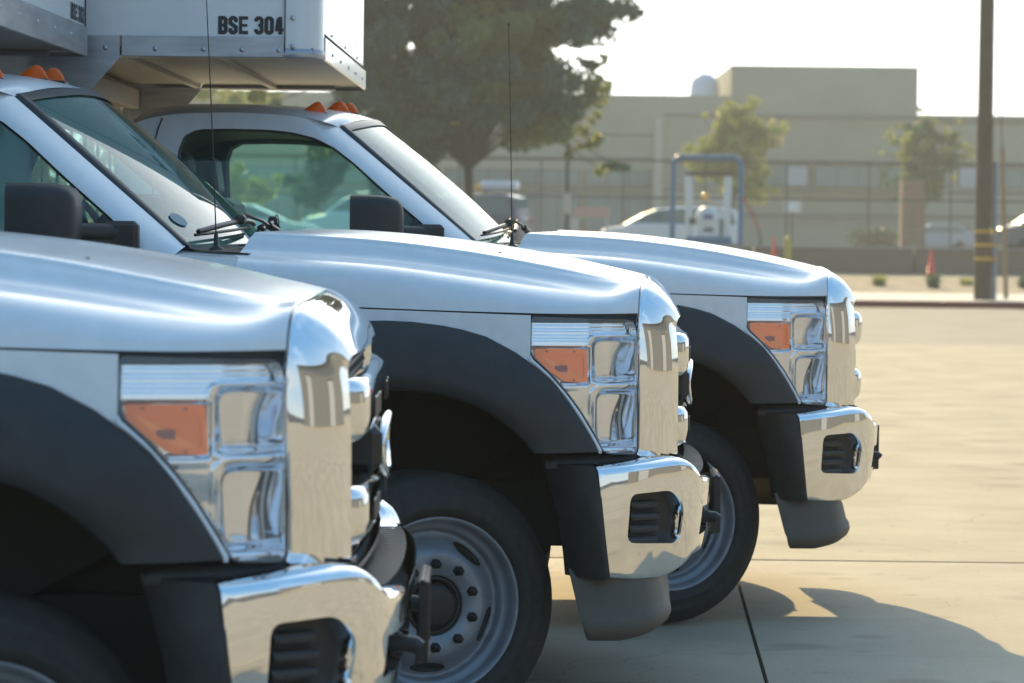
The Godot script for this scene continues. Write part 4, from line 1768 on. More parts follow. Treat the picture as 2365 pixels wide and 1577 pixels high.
func make_box(t: Node3D, number: String, front_text: bool, front: float) -> void:
	var cb := Node3D.new()
	cb.name = "cargo_box"
	cb.position.x = front + 1.335
	t.add_child(cb, true)
	var F := -1.335
	var Y0 := 2.140
	var Y1 := 2.218
	var HI := 4.15
	var Z := 1.22
	var BK := -2.42
	var R := 0.022 if front_text else 0.118
	# side and front panels, roof
	var s := S()
	for sg in [1.0, -1.0]:
		box(s, Vector3((F - 0.135 - 6.6) / 2, (Y1 + HI) / 2 - 0.002, sg * (Z - 0.012)), Vector3(6.6 + F - 0.135, HI - Y1 - 0.004, 0.02))
		box(s, Vector3((BK - 6.6) / 2, (0.98 + Y1) / 2, sg * (Z - 0.012)), Vector3(6.6 + BK, Y1 - 0.98 + 0.01, 0.02))
	obj("side_panel", s, M.box_white, cb)
	s = S()
	box(s, Vector3(F - 0.011, (Y1 + HI) / 2 + 0.012, 0), Vector3(0.02, HI - Y1 - 0.03, 2 * (Z - R - 0.006)))
	obj("front_panel", s, M.box_white, cb)
	s = S()
	box(s, Vector3((F - 6.6) / 2 - 0.03, HI + 0.012, 0), Vector3(6.6 + F - 0.05, 0.02, 2 * Z - 0.06))
	obj("roof_sheet", s, M.box_white, cb)
	# rounded upright corners
	for sg in [1.0, -1.0]:
		s = S()
		var rows := []
		for y in [Y1 - 0.06, HI]:
			var row := PackedVector3Array()
			row.append(Vector3(F - 0.14, y, sg * (Z + 0.003)))
			for k in 13:
				var a := PI / 2 * k / 12.0
				row.append(Vector3(F - R + R * sin(a) + 0.003, y, sg * (Z - R + R * cos(a) + 0.003)))
			rows.append(row)
		grid(s, rows)
		obj("corner_cap", s, M.box_white, cb)
		s = S()
		var r2 := []
		for q in [[Y0, 0.002], [Y0 + 0.002, 0.006], [Y0 + 0.034, 0.006], [Y0 + 0.036, 0.001]]:
			var row := PackedVector3Array()
			row.append(Vector3(F - 0.14, q[0], sg * (Z + q[1])))
			for k in 13:
				var a := PI / 2 * k / 12.0
				row.append(Vector3(F - R + R * sin(a) + q[1], q[0], sg * (Z - R + R * cos(a) + q[1])))
			r2.append(row)
		grid(s, r2)
		obj("corner_shoe", s, M.aluminium, cb)
		s = S()
		box(s, Vector3(F - 0.135, (Y0 + HI) / 2 + 0.01, sg * (Z + 0.003)), Vector3(0.004, HI - Y0 - 0.02, 0.008))
		obj("edge_joint", s, M.black_trim, cb)
		# rail along the lower edge, with its gusset
		s = S()
		box(s, Vector3((F - 0.137 - 2.087) / 2, (Y0 + Y1) / 2, sg * (Z + 0.004)), Vector3(2.087 + F - 0.137 - 0.004, Y1 - Y0, 0.012), Basis.IDENTITY, 0.003)
		box(s, Vector3((F - 0.137 - 2.3) / 2, Y0 + 0.003, sg * (Z - 0.03)), Vector3(2.3 + F - 0.137, 0.006, 0.06))
		var rail := obj("lower_rail", s, M.aluminium, cb)
		s = S()
		plate(s, v2([[-2.42, 2.22], [-2.091, 2.217], [-2.091, 2.136], [-2.227, 1.98], [-2.37, 1.82], [-2.42, 1.70]]), func(p: Vector2) -> Vector3: return Vector3(p.x, p.y, sg * (Z - 0.002)), Vector3(0, 0, 0.012 * sg))
		var gs := obj("gusset", s, M.aluminium, cb)
		for q in [[-2.145, 2.172, gs], [-1.957, 2.170, rail], [-1.775, 2.170, rail], [-1.630, 2.169, rail], [-1.492, 2.168, rail], [-2.34, 2.06, gs], [-1.44, 2.29, rail], [-1.44, 2.6, rail], [-1.44, 2.183, rail], [-2.32, 2.172, gs]]:
			s = S()
			lathe(s, [[0.0, 0.008], [0.005, 0.0072], [0.0085, 0.004], [0.0098, 0.0]], 12)
			var rv := obj("rivet", s, M.rivet_steel, q[2])
			rv.transform = Transform3D(Basis.IDENTITY if sg > 0 else Basis(Vector3.UP, PI), Vector3(q[0], q[1], sg * (Z + (0.01 if q[2] == rail or q[2] == gs else 0.006))))
	# band across the front
	s = S()
	var bt := 2.249 if front_text else 2.226
	box(s, Vector3(F + 0.003, (Y0 + bt) / 2, 0), Vector3(0.012, bt - Y0, 2 * (Z - R)), Basis.IDENTITY, 0.003)
	var fb := obj("front_band", s, M.box_white if not front_text else M.aluminium, cb)
	if front_text:
		for sg in [1.0, -1.0]:
			s = S()
			box(s, Vector3(F + 0.001, (bt + HI) / 2, sg * 1.193), Vector3(0.005, HI - bt, 0.008))
			obj("edge_joint", s, M.black_trim, cb)
	var spots := []
	for k in 8:
		spots.append([1.0 - k * 0.31 if front_text else 0.79 - (k - 0.5) * 0.415 + 0.2, 2.2 if front_text else 2.178])
	for k in 4:
		spots.append([0.72 - k * 0.7, 2.42 if front_text else 2.258])
	for q in spots:
		if absf(q[0]) > Z - R - 0.03:
			continue
		s = S()
		lathe(s, [[0.0, 0.006], [0.005, 0.005], [0.007, 0.0025], [0.008, 0.0]], 10)
		var rv := obj("rivet", s, M.rivet_steel, fb)
		rv.transform = Transform3D(Basis(Vector3.UP, PI / 2), Vector3(F + (0.009 if q[1] < 2.25 else 0.0), q[1], q[0]))
	# underside with cross members, bulkhead behind the cab
	s = S()
	box(s, Vector3((F - 0.02 + BK) / 2, Y0 + 0.03, 0), Vector3(F - BK - 0.04, 0.02, 2 * Z - 0.05))
	for x in [-1.75, -2.1]:
		box(s, Vector3(x, Y0 + 0.012, 0), Vector3(0.03, 0.02, 2 * Z - 0.1))
	box(s, Vector3(-2.395, 2.09, 0), Vector3(0.05, 0.09, 2 * Z - 0.06), Basis.IDENTITY, 0.006)
	obj("overhang_floor", s, M.underside, cb)
	s = S()
	box(s, Vector3(BK - 0.006, 1.58, 0), Vector3(0.012, 1.18, 2 * Z - 0.02))
	for k in 7:
		box(s, Vector3(BK + 0.001, 1.58, -0.99 + k * 0.33), Vector3(0.01, 1.16, 0.03), Basis.IDENTITY, 0.003)
	obj("bulkhead", s, M.bulkhead_metal, cb)
	s = S()
	box(s, Vector3((BK - 6.6) / 2, 0.95, 0), Vector3(6.6 + BK, 0.06, 2 * Z - 0.01))
	obj("box_floor", s, M.underbody, cb)
	# fleet number
	var pen := 0.0
	for ch in number:
		if ch == " ":
			pen += 0.02
			continue
		var x0 := pen
		s = S()
		if front_text:
			letters(s, ch, 0.036, 0.058, 0.0145, 0.0, func(p: Vector2) -> Vector3: return Vector3(F + 0.002, 2.259 + p.y, -0.905 - x0 - p.x))
			pen += 0.0405
		else:
			letters(s, ch, 0.036, 0.066, 0.0148, 0.0, func(p: Vector2) -> Vector3: return Vector3(-1.722 + x0 + p.x, 2.228 + p.y, Z + 0.001))
			pen += 0.0385
		obj("fleet_number", s, M.lettering, cb)

func make_truck(label: String, group: String) -> Node3D:
	var t := thing("box_truck", label, "truck", Vector3.ZERO, 0.0, group)
	make_hood(t)
	make_fender(t)
	make_headlight(t)
	make_grille(t)
	make_bumper(t)
	make_cab(t)
	make_details(t, false)
	make_wheel(t)
	return t

func place(t: Node3D, x: float, y: float, z: float, yaw: float) -> void:
	t.position = Vector3(x, y, z)
	t.rotation_degrees.y = yaw

func copy_of(t: Node3D, label: String) -> Node3D:
	var c: Node3D = t.duplicate()
	c.name = numbered("box_truck")
	c.set_meta("label", label)
	add_child(c)
	return c

func trucks() -> void:
	var a := make_truck("nearest white box truck, its headlight large at the left edge of the photo", "white box trucks parked side by side")
	var b := copy_of(a, "white box truck in the middle of the row, its overhang marked BSE 302")
	var c := copy_of(a, "farthest white box truck of the row, its overhang marked BSE 304")
	make_box(a, "", true, -1.44)
	make_box(b, "BSE 302", true, -1.438)
	make_box(c, "BSE 304", false, -1.346)
	place(a, -1.063, -0.0076, -6.715, 0.79)
	place(b, -0.195, 0.0, -9.706, -1.83)
	place(c, 0.638, 0.0119, -12.294, -1.08)
	(c.get_node("antenna") as Node3D).position.x += 0.045
	(b.get_node("antenna") as Node3D).rotate(Vector3.BACK, 0.022)
	var s := S()
	var loop := PackedVector3Array()
	for k in 24:
		var an := TAU * k / 24
		loop.append(glass_point((0.74 + 0.04 * cos(an)) / 0.872, 0.16 + 0.04 * sin(an)) + Vector3(0.003, 0.003, 0))
	fan(s, loop)
	obj("windshield_sticker", s, M.sticker, b)

# ---------------------------------------------------------------- the setting
func ground() -> void:
	var lot := Node3D.new()
	lot.name = "lot_pavement"
	add_child(lot)
	struct(lot)
	var s := S()
	box(s, Vector3(0, -0.28, -230), Vector3(900, 0.5, 900))
	struct(obj("ground", s, M.joint_dark))
	# concrete slabs with open joints
	lot.rotation_degrees.y = 0.0
	var xs := [-40.0, -33.0, -26.0, -19.0, -12.0, -6.0, 0.0, 6.0, 12.0, 19.0, 26.0, 33.0, 40.0]
	var zj := [20.0, 10.0, 2.0, -4.0, -9.83, -13.69, -43.4]
	for j in zj.size() - 1:
		var z0: float = zj[j]
		var z1: float = zj[j + 1]
		var cuts: Array = xs.duplicate()
		if j == 5:
			cuts = [-120.0, 120.0]
		for i in cuts.size() - 1:
			s = S()
			s.set_smooth_group(-1)
			var g := 0.007
			var g0: float = 0.022 if j == 5 else g
			var g1: float = 0.022 if j == 4 else g
			var q := []
			for c in [[i, z0 - g0, 1], [i + 1, z0 - g0, -1], [i + 1, z1 + g1, -1], [i, z1 + g1, 1]]:
				var zz: float = c[1]
				var skew: float = 1.0 - 0.043 * (zz + 12.9) * (1.0 if j != 5 else 0.0)
				q.append(Vector3(cuts[c[0]] + skew + g * c[2], 0.0, zz))
			var e := Vector3(0, -0.006, 0)
			quad(s, q[3], q[2], q[1], q[0])
			for k in 4:
				var a: Vector3 = q[k]
				var b: Vector3 = q[(k + 1) % 4]
				var dn := Vector3(0, -0.06, 0)
				quad(s, a, b, b + dn, a + dn)
			obj("slab", s, M.concrete_worn if j == 5 else M.concrete, lot)
	s = S()
	box(s, Vector3(0, -0.035, -55.8), Vector3(500, 0.06, 24.8))
	struct(obj("road", s, M.asphalt))
	s = S()
	for k in 26:
		box(s, Vector3(-40 + k * 4.0, 0.065, -68.5), Vector3(3.985, 0.17, 0.3), Basis.IDENTITY, 0.02)
	struct(obj("curb", s, M.curb_red))
	s = S()
	for k in 30:
		box(s, Vector3(-44 + k * 3.0, 0.05, -74.0), Vector3(2.985, 0.2, 10.6))
	struct(obj("sidewalk", s, M.sidewalk))
	s = S()
	var rows := []
	var nz := FastNoiseLite.new()
	nz.seed = 4
	nz.frequency = 0.5
	for i in 19:
		var z := -79.2 - i * 0.7
		var row := PackedVector3Array()
		for k in 120:
			var x := -50.0 + k
			row.append(Vector3(x, lerpf(0.13, 0.52, smoothstep(0.0, 1.0, i / 18.0)) + 0.05 * nz.get_noise_2d(x, z), z))
		rows.append(row)
	grid(s, rows)
	struct(obj("planting_strip", s, M.dirt))
	s = S()
	box(s, Vector3(0, 0.6, -242), Vector3(400, 1.1, 300))
	struct(obj("upper_lot", s, M.lot_grey))
	# brown retaining wall in front of the upper lot
	var w := thing("retaining_wall", "low brown retaining wall along the back of the planting strip", "wall")
	for k in 20:
		s = S()
		box(s, Vector3(-45 + k * 5.0, 0.8, -91.9), Vector3(4.96, 1.0, 0.25), Basis.IDENTITY, 0.02)
		obj("wall_panel", s, M.wall_brown, w)
		s = S()
		box(s, Vector3(-45 + k * 5.0, 1.33, -91.9), Vector3(4.98, 0.07, 0.34), Basis.IDENTITY, 0.015)
		obj("coping", s, M.lot_grey, w)
	# fence on the upper lot
	var f := thing("rail_fence", "thin dark rail fence standing along the upper lot before the building", "fence", Vector3(0, 1.15, -108))
	for k in 16:
		put("post", boxm(Vector3(0.06, 3.3, 0.06), M.steel_dark), f, Transform3D(Basis.IDENTITY, Vector3(-14 + k * 3.0, 1.65, 0)))
	for y in [3.25, 1.9]:
		put("rail", boxm(Vector3(48, 0.075, 0.05), M.steel_dark), f, Transform3D(Basis.IDENTITY, Vector3(8, y, 0.055)))

func building() -> void:
	var b := thing("commercial_building", "long beige tilt-up building across the street with a taller block on its roofline", "building")
	var s := S()
	var Z := -185.0
	box(s, Vector3(-8.7, 5.8, Z - 15), Vector3(44.6, 9.6, 30))
	obj("wall", s, M.building_beige, b)
	s = S()
	box(s, Vector3(19.45, 6.75, Z - 15.5), Vector3(11.75, 11.6, 30))
	obj("tall_block", s, M.building_beige, b)
	s = S()
	box(s, Vector3(45.4, 5.25, Z - 15), Vector3(40.0, 8.6, 30))
	obj("wall", s, M.building_beige, b)
	s = S()
	box(s, Vector3(43.0, 9.82, Z - 22), Vector3(34.0, 0.45, 20))
	obj("roof_edge", s, M.roof_white, b)
	var part := func(n: String, m: Material, x0: float, x1: float, y0: float, y1: float, out: float, dz := 0.0) -> MeshInstance3D:
		var q := S()
		box(q, Vector3((x0 + x1) / 2, (y0 + y1) / 2, Z + dz + out / 2 - 0.05), Vector3(x1 - x0, y1 - y0, out + 0.1), Basis.IDENTITY, 0.03)
		return obj(n, q, m, b)
	part.call("pilaster", M.building_light, 8.75, 9.3, 1.15, 9.1, 0.5)
	part.call("reveal", M.building_band, 9.35, 25.3, 9.25, 9.45, 0.06)
	part.call("reveal", M.building_band, 25.5, 65.0, 9.0, 9.5, 0.1)
	part.call("reveal", M.building_band, -30.0, 8.7, 8.0, 8.16, 0.06)
	part.call("reveal", M.building_band, -30.0, 8.7, 6.55, 6.7, 0.06)
	part.call("reveal", M.building_band, 9.35, 65.0, 6.35, 6.6, 0.12)
	part.call("reveal", M.building_band, 9.35, 65.0, 3.05, 3.3, 0.06)
	part.call("reveal", M.building_band, -30.0, 65.0, 4.6, 4.8, 0.14)
	# dark strip windows with their panes
	for x in range(-7, 2):
		var w: MeshInstance3D = part.call("window", M.window_dark, x * 4.4, x * 4.4 + 4.2, 4.85, 5.9, 0.1)
		for k in 3:
			var q := S()
			box(q, Vector3(x * 4.4 + 0.75 + k * 1.35, 5.38, Z + 0.12), Vector3(1.25, 0.9, 0.04))
			obj("pane", q, M.car_glass, w)
		w = part.call("window", M.window_dark, x * 4.4, x * 4.4 + 4.2, 1.3, 4.5, 0.1)
		for k in 3:
			var q := S()
			box(q, Vector3(x * 4.4 + 0.75 + k * 1.35, 2.9, Z + 0.12), Vector3(1.25, 3.0, 0.04))
			obj("pane", q, M.car_glass, w)
	for x in range(0, 12):
		var w: MeshInstance3D = part.call("window", M.window_dark, 9.8 + x * 4.5, 14.0 + x * 4.5, 4.95, 6.3, 0.08)
		for k in 3:
			var q := S()
			box(q, Vector3(10.55 + x * 4.5 + k * 1.35, 5.62, Z + 0.1), Vector3(1.25, 1.2, 0.04))
			obj("pane", q, M.window_pale if (x * 3 + k) % 7 == 5 else M.car_glass, w)
	# roof vent dome
	s = S()
	lathe(s, [[0.0, 1.1], [0.45, 1.0], [0.8, 0.7], [0.95, 0.2], [0.95, -1.0]], 24)
	var o := obj("roof_vent", s, M.roof_white, b)
	o.transform = Transform3D(Basis(Vector3.RIGHT, -PI / 2), Vector3(12.2, 11.2, -190))
	var p := thing("brick_pillar", "tall reddish brick gate pillar before the beige building", "pillar", Vector3(17.55, 1.15, -130))
	for k in 10:
		for i in 2:
			put("brick_block", boxm(Vector3(0.49, 0.3, 0.9), M.brick_red, 0.02), p, Transform3D(Basis.IDENTITY, Vector3(-0.25 + i * 0.5, 0.16 + k * 0.312, 0)))
	var h := S()
	leaves(h, Vector3(19.6, 1.7, -160), Vector3(1.6, 0.6, 0.6), 900, 0.16, 71)
	tag(obj("hedge", h, M.leaf_dark), "low dark green clipped hedge against the building's wall", "hedge")

func leaves(s: SurfaceTool, c: Vector3, r: Vector3, n: int, size: float, sd: int) -> void:
	# leaf-sized faces spread through an ellipsoid, thicker towards its rim
	var g := RandomNumberGenerator.new()
	g.seed = sd
	s.set_smooth_group(-1)
	for i in n:
		var d := Vector3(g.randfn(), g.randfn(), g.randfn()).normalized() * pow(g.randf(), 0.45)
		var p := c + d * r
		var u := Vector3(g.randfn(), g.randfn(), g.randfn()).normalized()
		var v := u.cross(Vector3(g.randfn(), g.randfn(), g.randfn())).normalized()
		var k := size * g.randf_range(0.6, 1.3)
		quad(s, p - u * k, p + v * k * 0.5, p + u * k, p - v * k * 0.5)

func tree(called: String, label: String, category: String, at: Vector3, trunk_h: float, tr: float, clumps: Array, mats: Array, leaf: float, per: float, sd: int) -> Node3D:
	var t := thing(called, label, category, at)
	var g := RandomNumberGenerator.new()
	g.seed = sd
	var s := S()
	tube(s, PackedVector3Array([Vector3(0, -0.2, 0), Vector3(0.03, trunk_h * 0.5, 0.02), Vector3(-0.05, trunk_h, 0)]), tr, 10, true, tr * 0.75)
	for c in clumps:
		var e := Vector3(c[0], c[1], c[2])
		var m := Vector3(-0.05, trunk_h, 0).lerp(e, 0.45) + Vector3(0, 0.3 + 0.28 * Vector2(e.x, e.z).length(), 0)
		tube(s, PackedVector3Array([Vector3(-0.05, trunk_h * 0.95, 0), m, e]), tr * 0.35, 6, false, tr * 0.08)
	obj("trunk", s, M.bark, t)
	var tools := []
	for m in mats:
		tools.append(S())
	for c in clumps:
		var e := Vector3(c[0], c[1], c[2])
		var r: float = c[3]
		var k: int = c[4] if c.size() > 4 else g.randi() % mats.size()
		var sub := int(clampf(r * 5.0, 3, 14))
		for j in sub:
			var d := Vector3(g.randfn(), g.randfn() * 0.75, g.randfn()) * r * 0.48
			var rr := r * g.randf_range(0.25, 0.5)
			leaves(tools[k], e + d, Vector3(rr, rr * 0.75, rr), int(per * rr * rr * 60.0), leaf, g.randi())
	for i in mats.size():
		obj("crown", tools[i], M[mats[i]], t)
	return t

func plants() -> void:
	var cl := []
	var g := RandomNumberGenerator.new()
	g.seed = 12
	# the big dark tree: a dense head, thinner towards its right flank
	for i in 26:
		var left := i < 16
		cl.append([g.randf_range(-4.8, -1.0) if left else g.randf_range(-1.0, 1.4), g.randf_range(3.5, 5.2) if left else g.randf_range(4.7, 5.8), g.randf_range(-2.5, 1.5), g.randf_range(0.9, 1.4) if left else g.randf_range(0.8, 1.1), 0])
	for i in 22:
		cl.append([g.randf_range(-4.4, 1.2), g.randf_range(5.0, 10.0), g.randf_range(-2.0, 1.8), g.randf_range(1.1, 1.6), 0 if i % 4 else 1])
	for i in 70:
		var a := g.randf() * TAU
		var rr := sqrt(g.randf())
		var y := g.randf_range(5.2, 11.5)
		var w := 4.9 * sqrt(maxf(0.12, 1.0 - pow((y - 7.2) / 5.6, 2.0)))
		cl.append([cos(a) * rr * w - 1.1, y, sin(a) * rr * w * 0.8, g.randf_range(1.0, 1.7), 0 if g.randf() < 0.72 else 1])
	for q in [[0.6, 7.8, 0.9, 0.7, 2], [1.2, 6.6, 0.8, 0.55, 2], [1.9, 5.5, 0.5, 0.5, 2], [0.2, 8.4, 1.1, 0.7, 3], [1.0, 7.2, 1.0, 0.5, 3], [2.6, 5.0, 0.2, 0.45, 2], [-0.5, 5.0, 1.4, 0.4, 2], [2.7, 7.6, 0, 0.8, 0], [3.3, 6.6, 0, 0.55, 0], [3.7, 7.9, 0, 0.6, 0], [3.2, 8.6, 0, 0.8, 0], [3.9, 6.4, 0, 0.35, 1], [2.9, 5.5, 0, 0.5, 0], [3.3, 4.7, 0.3, 0.5, 1], [3.7, 4.1, 0.3, 0.5, 1], [4.3, 3.4, 0.3, 0.46, 0], [3.2, 3.9, 0, 0.42, 1], [4.0, 3.2, 0, 0.4, 1], [-2.5, 3.2, 0.3, 0.9, 0], [-4.4, 3.4, 0, 0.8, 0], [-5.6, 4.6, 0, 0.9, 0], [-6.6, 5.2, 0, 0.8, 1], [-7.2, 4.6, 0, 0.55, 0]]:
		cl.append(q)
	tree("shade_tree", "large dark spreading tree with yellowing leaves beyond the trucks", "tree", Vector3(-1.32, 0.3, -88), 3.4, 0.16, cl, ["leaf_dark", "leaf_olive", "leaf_yellow", "leaf_rust"], 0.135, 11.0, 5)
	var c2 := []
	for i in 60:
		var a := g.randf() * TAU
		var y := g.randf_range(2.7, 6.3)
		var w := 1.75 * sqrt(maxf(0.15, 1.0 - pow((y - 4.5) / 2.3, 2.0)))
		c2.append([cos(a) * sqrt(g.randf()) * w, y, sin(a) * g.randf() * 1.3, g.randf_range(0.6, 1.0), 0 if i % 3 else 1])
	for q in [[1.75, 6.0, 0.5, 0.34, 2], [2.1, 5.3, 0.5, 0.32, 2], [1.7, 5.6, 0.7, 0.28, 2], [1.95, 5.0, 0.6, 0.25, 2], [-1.5, 6.2, 0.2, 0.4, 1], [0.3, 6.7, 0.2, 0.45, 1]]:
		c2.append(q)
	tree("flowering_tree", "young leafy tree with pink blossom on its right side", "tree", Vector3(10.45, 1.15, -140), 2.4, 0.1, c2, ["leaf_bright", "leaf_olive", "blossom_pink"], 0.12, 8.0, 8)
	var c3 := []
	for i in 60:
		var a := g.randf() * TAU
		var y := g.randf_range(2.5, 5.8)
		var w := 1.8 * sqrt(maxf(0.15, 1.0 - pow((y - 4.3) / 2.1, 2.0)))
		c3.append([cos(a) * sqrt(g.randf()) * w, y, sin(a) * g.randf() * 1.3, g.randf_range(0.55, 0.95), 0 if i % 3 else 1])
	for q in [[-1.8, 5.5, 0, 0.4, 1], [-2.1, 4.7, 0, 0.3, 1], [0.0, 6.3, 0.2, 0.4, 1], [1.4, 5.8, 0.2, 0.45, 1]]:
		c3.append(q)
	tree("young_tree", "young rounded olive tree left of the utility pole", "tree", Vector3(19.45, 1.15, -140), 2.3, 0.1, c3, ["leaf_dark", "leaf_olive"], 0.12, 8.0, 9)
	# a far tree line behind the trucks, seen through gaps
	var c4 := []
	for i in 14:
		c4.append([g.randf_range(-4, 4), g.randf_range(2.5, 6.5), g.randf_range(-1, 1), g.randf_range(0.8, 1.4), i % 2])
	tree("broad_tree", "broad green tree seen under the cargo overhang behind the cabs", "tree", Vector3(-13.0, 1.1, -120), 2.2, 0.16, c4, ["leaf_olive", "leaf_bright"], 0.15, 8.0, 10)
	# tufts on the planting strip
	var names := ["leftmost dark tuft of grass on the bare planting strip", "largest tuft of grass, on the strip below the far orange cone", "small tuft of grass just left of the utility pole", "tuft of grass on the strip right of the utility pole"]
	var k := 0
	for q in [[10.45, -84.0, 0.42], [11.93, -83.5, 0.5], [13.1, -85.0, 0.36], [14.6, -84.0, 0.48]]:
		var s := S(-1)
		g.seed = 40 + k
		for i in 260:
			var a := g.randf() * TAU
			var r := g.randf() * 0.12
			var p := Vector3(cos(a) * r, 0, sin(a) * r)
			var tip := Vector3(cos(a) * (r + g.randf() * 0.28), q[2] * g.randf_range(0.55, 1.15), sin(a) * (r + g.randf() * 0.28))
			var sd := Vector3(-sin(a), 0, cos(a)) * 0.02
			tri(s, p - sd, p + sd, tip)
		var o := obj("grass_tuft", s, M.leaf_dark if k % 2 else M.leaf_olive)
		o.position = Vector3(q[0], 0.17, q[1])
		tag(o, names[k], "grass", "tufts on the planting strip")
		k += 1

func cyl(r: float, h: float, m: Material, r2 := -1.0, n := 20) -> Mesh:
	var s := S()
	var q := r if r2 < 0 else r2
	tube(s, PackedVector3Array([Vector3.ZERO, Vector3(0, h * 0.5, 0), Vector3(0, h, 0)]), r, n, true, q)
	s.generate_normals()
	s.set_material(m)
	return s.commit()

func at(x: float, y: float, z: float) -> Transform3D:
	return Transform3D(Basis.IDENTITY, Vector3(x, y, z))

func street_things() -> void:
	var p := thing("utility_pole", "tall wooden utility pole with three yellow bands and a grey conduit", "pole", Vector3(11.24, 0.15, -70.5))
	put("shaft", cyl(0.205, 11.5, M.pole_wood, 0.17), p)
	put("conduit", cyl(0.06, 3.3, M.conduit_grey), p, at(0.268, 0, 0.02))
	for y in [1.6, 1.28, 0.95]:
		put("yellow_band", cyl(0.212, 0.075, M.band_yellow), p, at(0, y, 0))
		put("strap", boxm(Vector3(0.26, 0.06, 0.02), M.band_yellow), p, at(0.22, y + 0.035, 0.1))
	put("crossarm", boxm(Vector3(2.4, 0.12, 0.1), M.pole_wood, 0.01), p, at(0, 10.6, 0.2))
	var s := S()
	tube(s, PackedVector3Array([Vector3(11.62, 10.5, -72), Vector3(11.9, 3.9, -72), Vector3(12.06, 0.16, -72)]), 0.014, 6)
	var gw := tag(obj("guy_wire", s, M.cable), "slanting guy wire with a brown guard right of the utility pole", "cable")
	s = S()
	tube(s, PackedVector3Array([Vector3(11.9, 3.85, -72), Vector3(11.98, 2.0, -72), Vector3(12.06, 0.16, -72)]), 0.06, 8)
	obj("wire_guard", s, M.guard_brown, gw)
	var lp := thing("lamp_post", "slim dark post with a grey box beside the big tree", "lamp post", Vector3(1.72, 1.0, -95))
	put("shaft", cyl(0.07, 6.4, M.steel_dark, 0.05), lp)
	put("control_box", boxm(Vector3(0.2, 0.65, 0.2), M.sign_face, 0.02), lp, at(0.02, 1.65, 0.08))
	# signs
	var sg := thing("white_sign", "small pale rectangular sign on a thin post before the building", "sign", Vector3(10.4, 1.15, -110))
	put("post", cyl(0.035, 1.9, M.steel_dark), sg)
	put("face", boxm(Vector3(0.66, 0.48, 0.03), M.sign_face, 0.005), sg, at(0, 1.66, 0.05))
	put("face_field", boxm(Vector3(0.46, 0.3, 0.01), M.roof_white), sg, at(0, 1.66, 0.072))
	sg = thing("pink_sign", "faded pink board between two pale posts left of the minivan", "sign", Vector3(2.6, 1.1, -98))
	put("board", boxm(Vector3(1.2, 0.34, 0.06), M.sign_pink, 0.01), sg, at(0, 1.3, 0))
	for x in [-0.55, 0.5]:
		put("post", boxm(Vector3(0.26 if x < 0 else 0.1, 1.1, 0.1), M.sign_face, 0.01), sg, at(x, 0.55, 0.0))
	# cones and bollard
	var cn := thing("traffic_cone", "slim orange traffic cone beside the yellow bollard", "cone", Vector3(7.79, 0.45, -88), 0.0, "orange traffic cones")
	cone(cn, 1.2, 0.13)
	cn = thing("traffic_cone", "orange traffic cone standing at the brown wall behind the grass tufts", "cone", Vector3(12.8, 0.5, -90.2), 0.0, "orange traffic cones")
	cone(cn, 0.82, 0.15)
	var s2 := S()
	lathe(s2, [[0.0, 1.2], [0.05, 1.19], [0.09, 1.15], [0.108, 1.09], [0.108, 0.0]], 24)
	var bo := obj("bollard", s2, M.bollard_yellow)
	bo.transform = Transform3D(Basis(Vector3.RIGHT, -PI / 2), Vector3(8.2, 0.45, -88))
	tag(bo, "round topped yellow bollard beside the slim orange cone", "bollard")
	gantry()
	vehicles()
	# warehouse facing the row of trucks, off to the right
	var w := thing("warehouse", "low beige warehouse with white roll-up doors facing the trucks, mirrored in the chrome", "building")
	s = S()
	box(s, Vector3(31.0, 2.6, -6.0), Vector3(14.0, 5.2, 34.0))
	obj("wall", s, M.warehouse_wall, w)
	s = S()
	box(s, Vector3(30.9, 5.32, -6.0), Vector3(14.6, 0.24, 34.6), Basis.IDENTITY, 0.03)
	obj("roof_edge", s, M.building_band, w)
	for z in [-14.0, 2.5]:
		s = S()
		box(s, Vector3(23.96, 2.0, z), Vector3(0.1, 4.0, 4.4))
		var fr := obj("roller_door", s, M.building_band, w)
		for k in 16:
			put("slat", boxm(Vector3(0.05, 0.225, 4.0), M.shutter_white, 0.012), fr, at(23.89, 0.14 + k * 0.24, z))

func cone(c: Node3D, h: float, r: float) -> void:
	var s := S()
	lathe(s, [[0.0, h], [0.022, h], [0.026, h - 0.02], [r * 0.95, 0.03], [r, 0.03]], 24)
	var o := obj("cone_body", s, M.cone_orange, c)
	o.rotation.x = -PI / 2
	put("foot", boxm(Vector3(r * 2.6, 0.035, r * 2.6), M.cone_orange, 0.008), c, at(0, 0.018, 0))

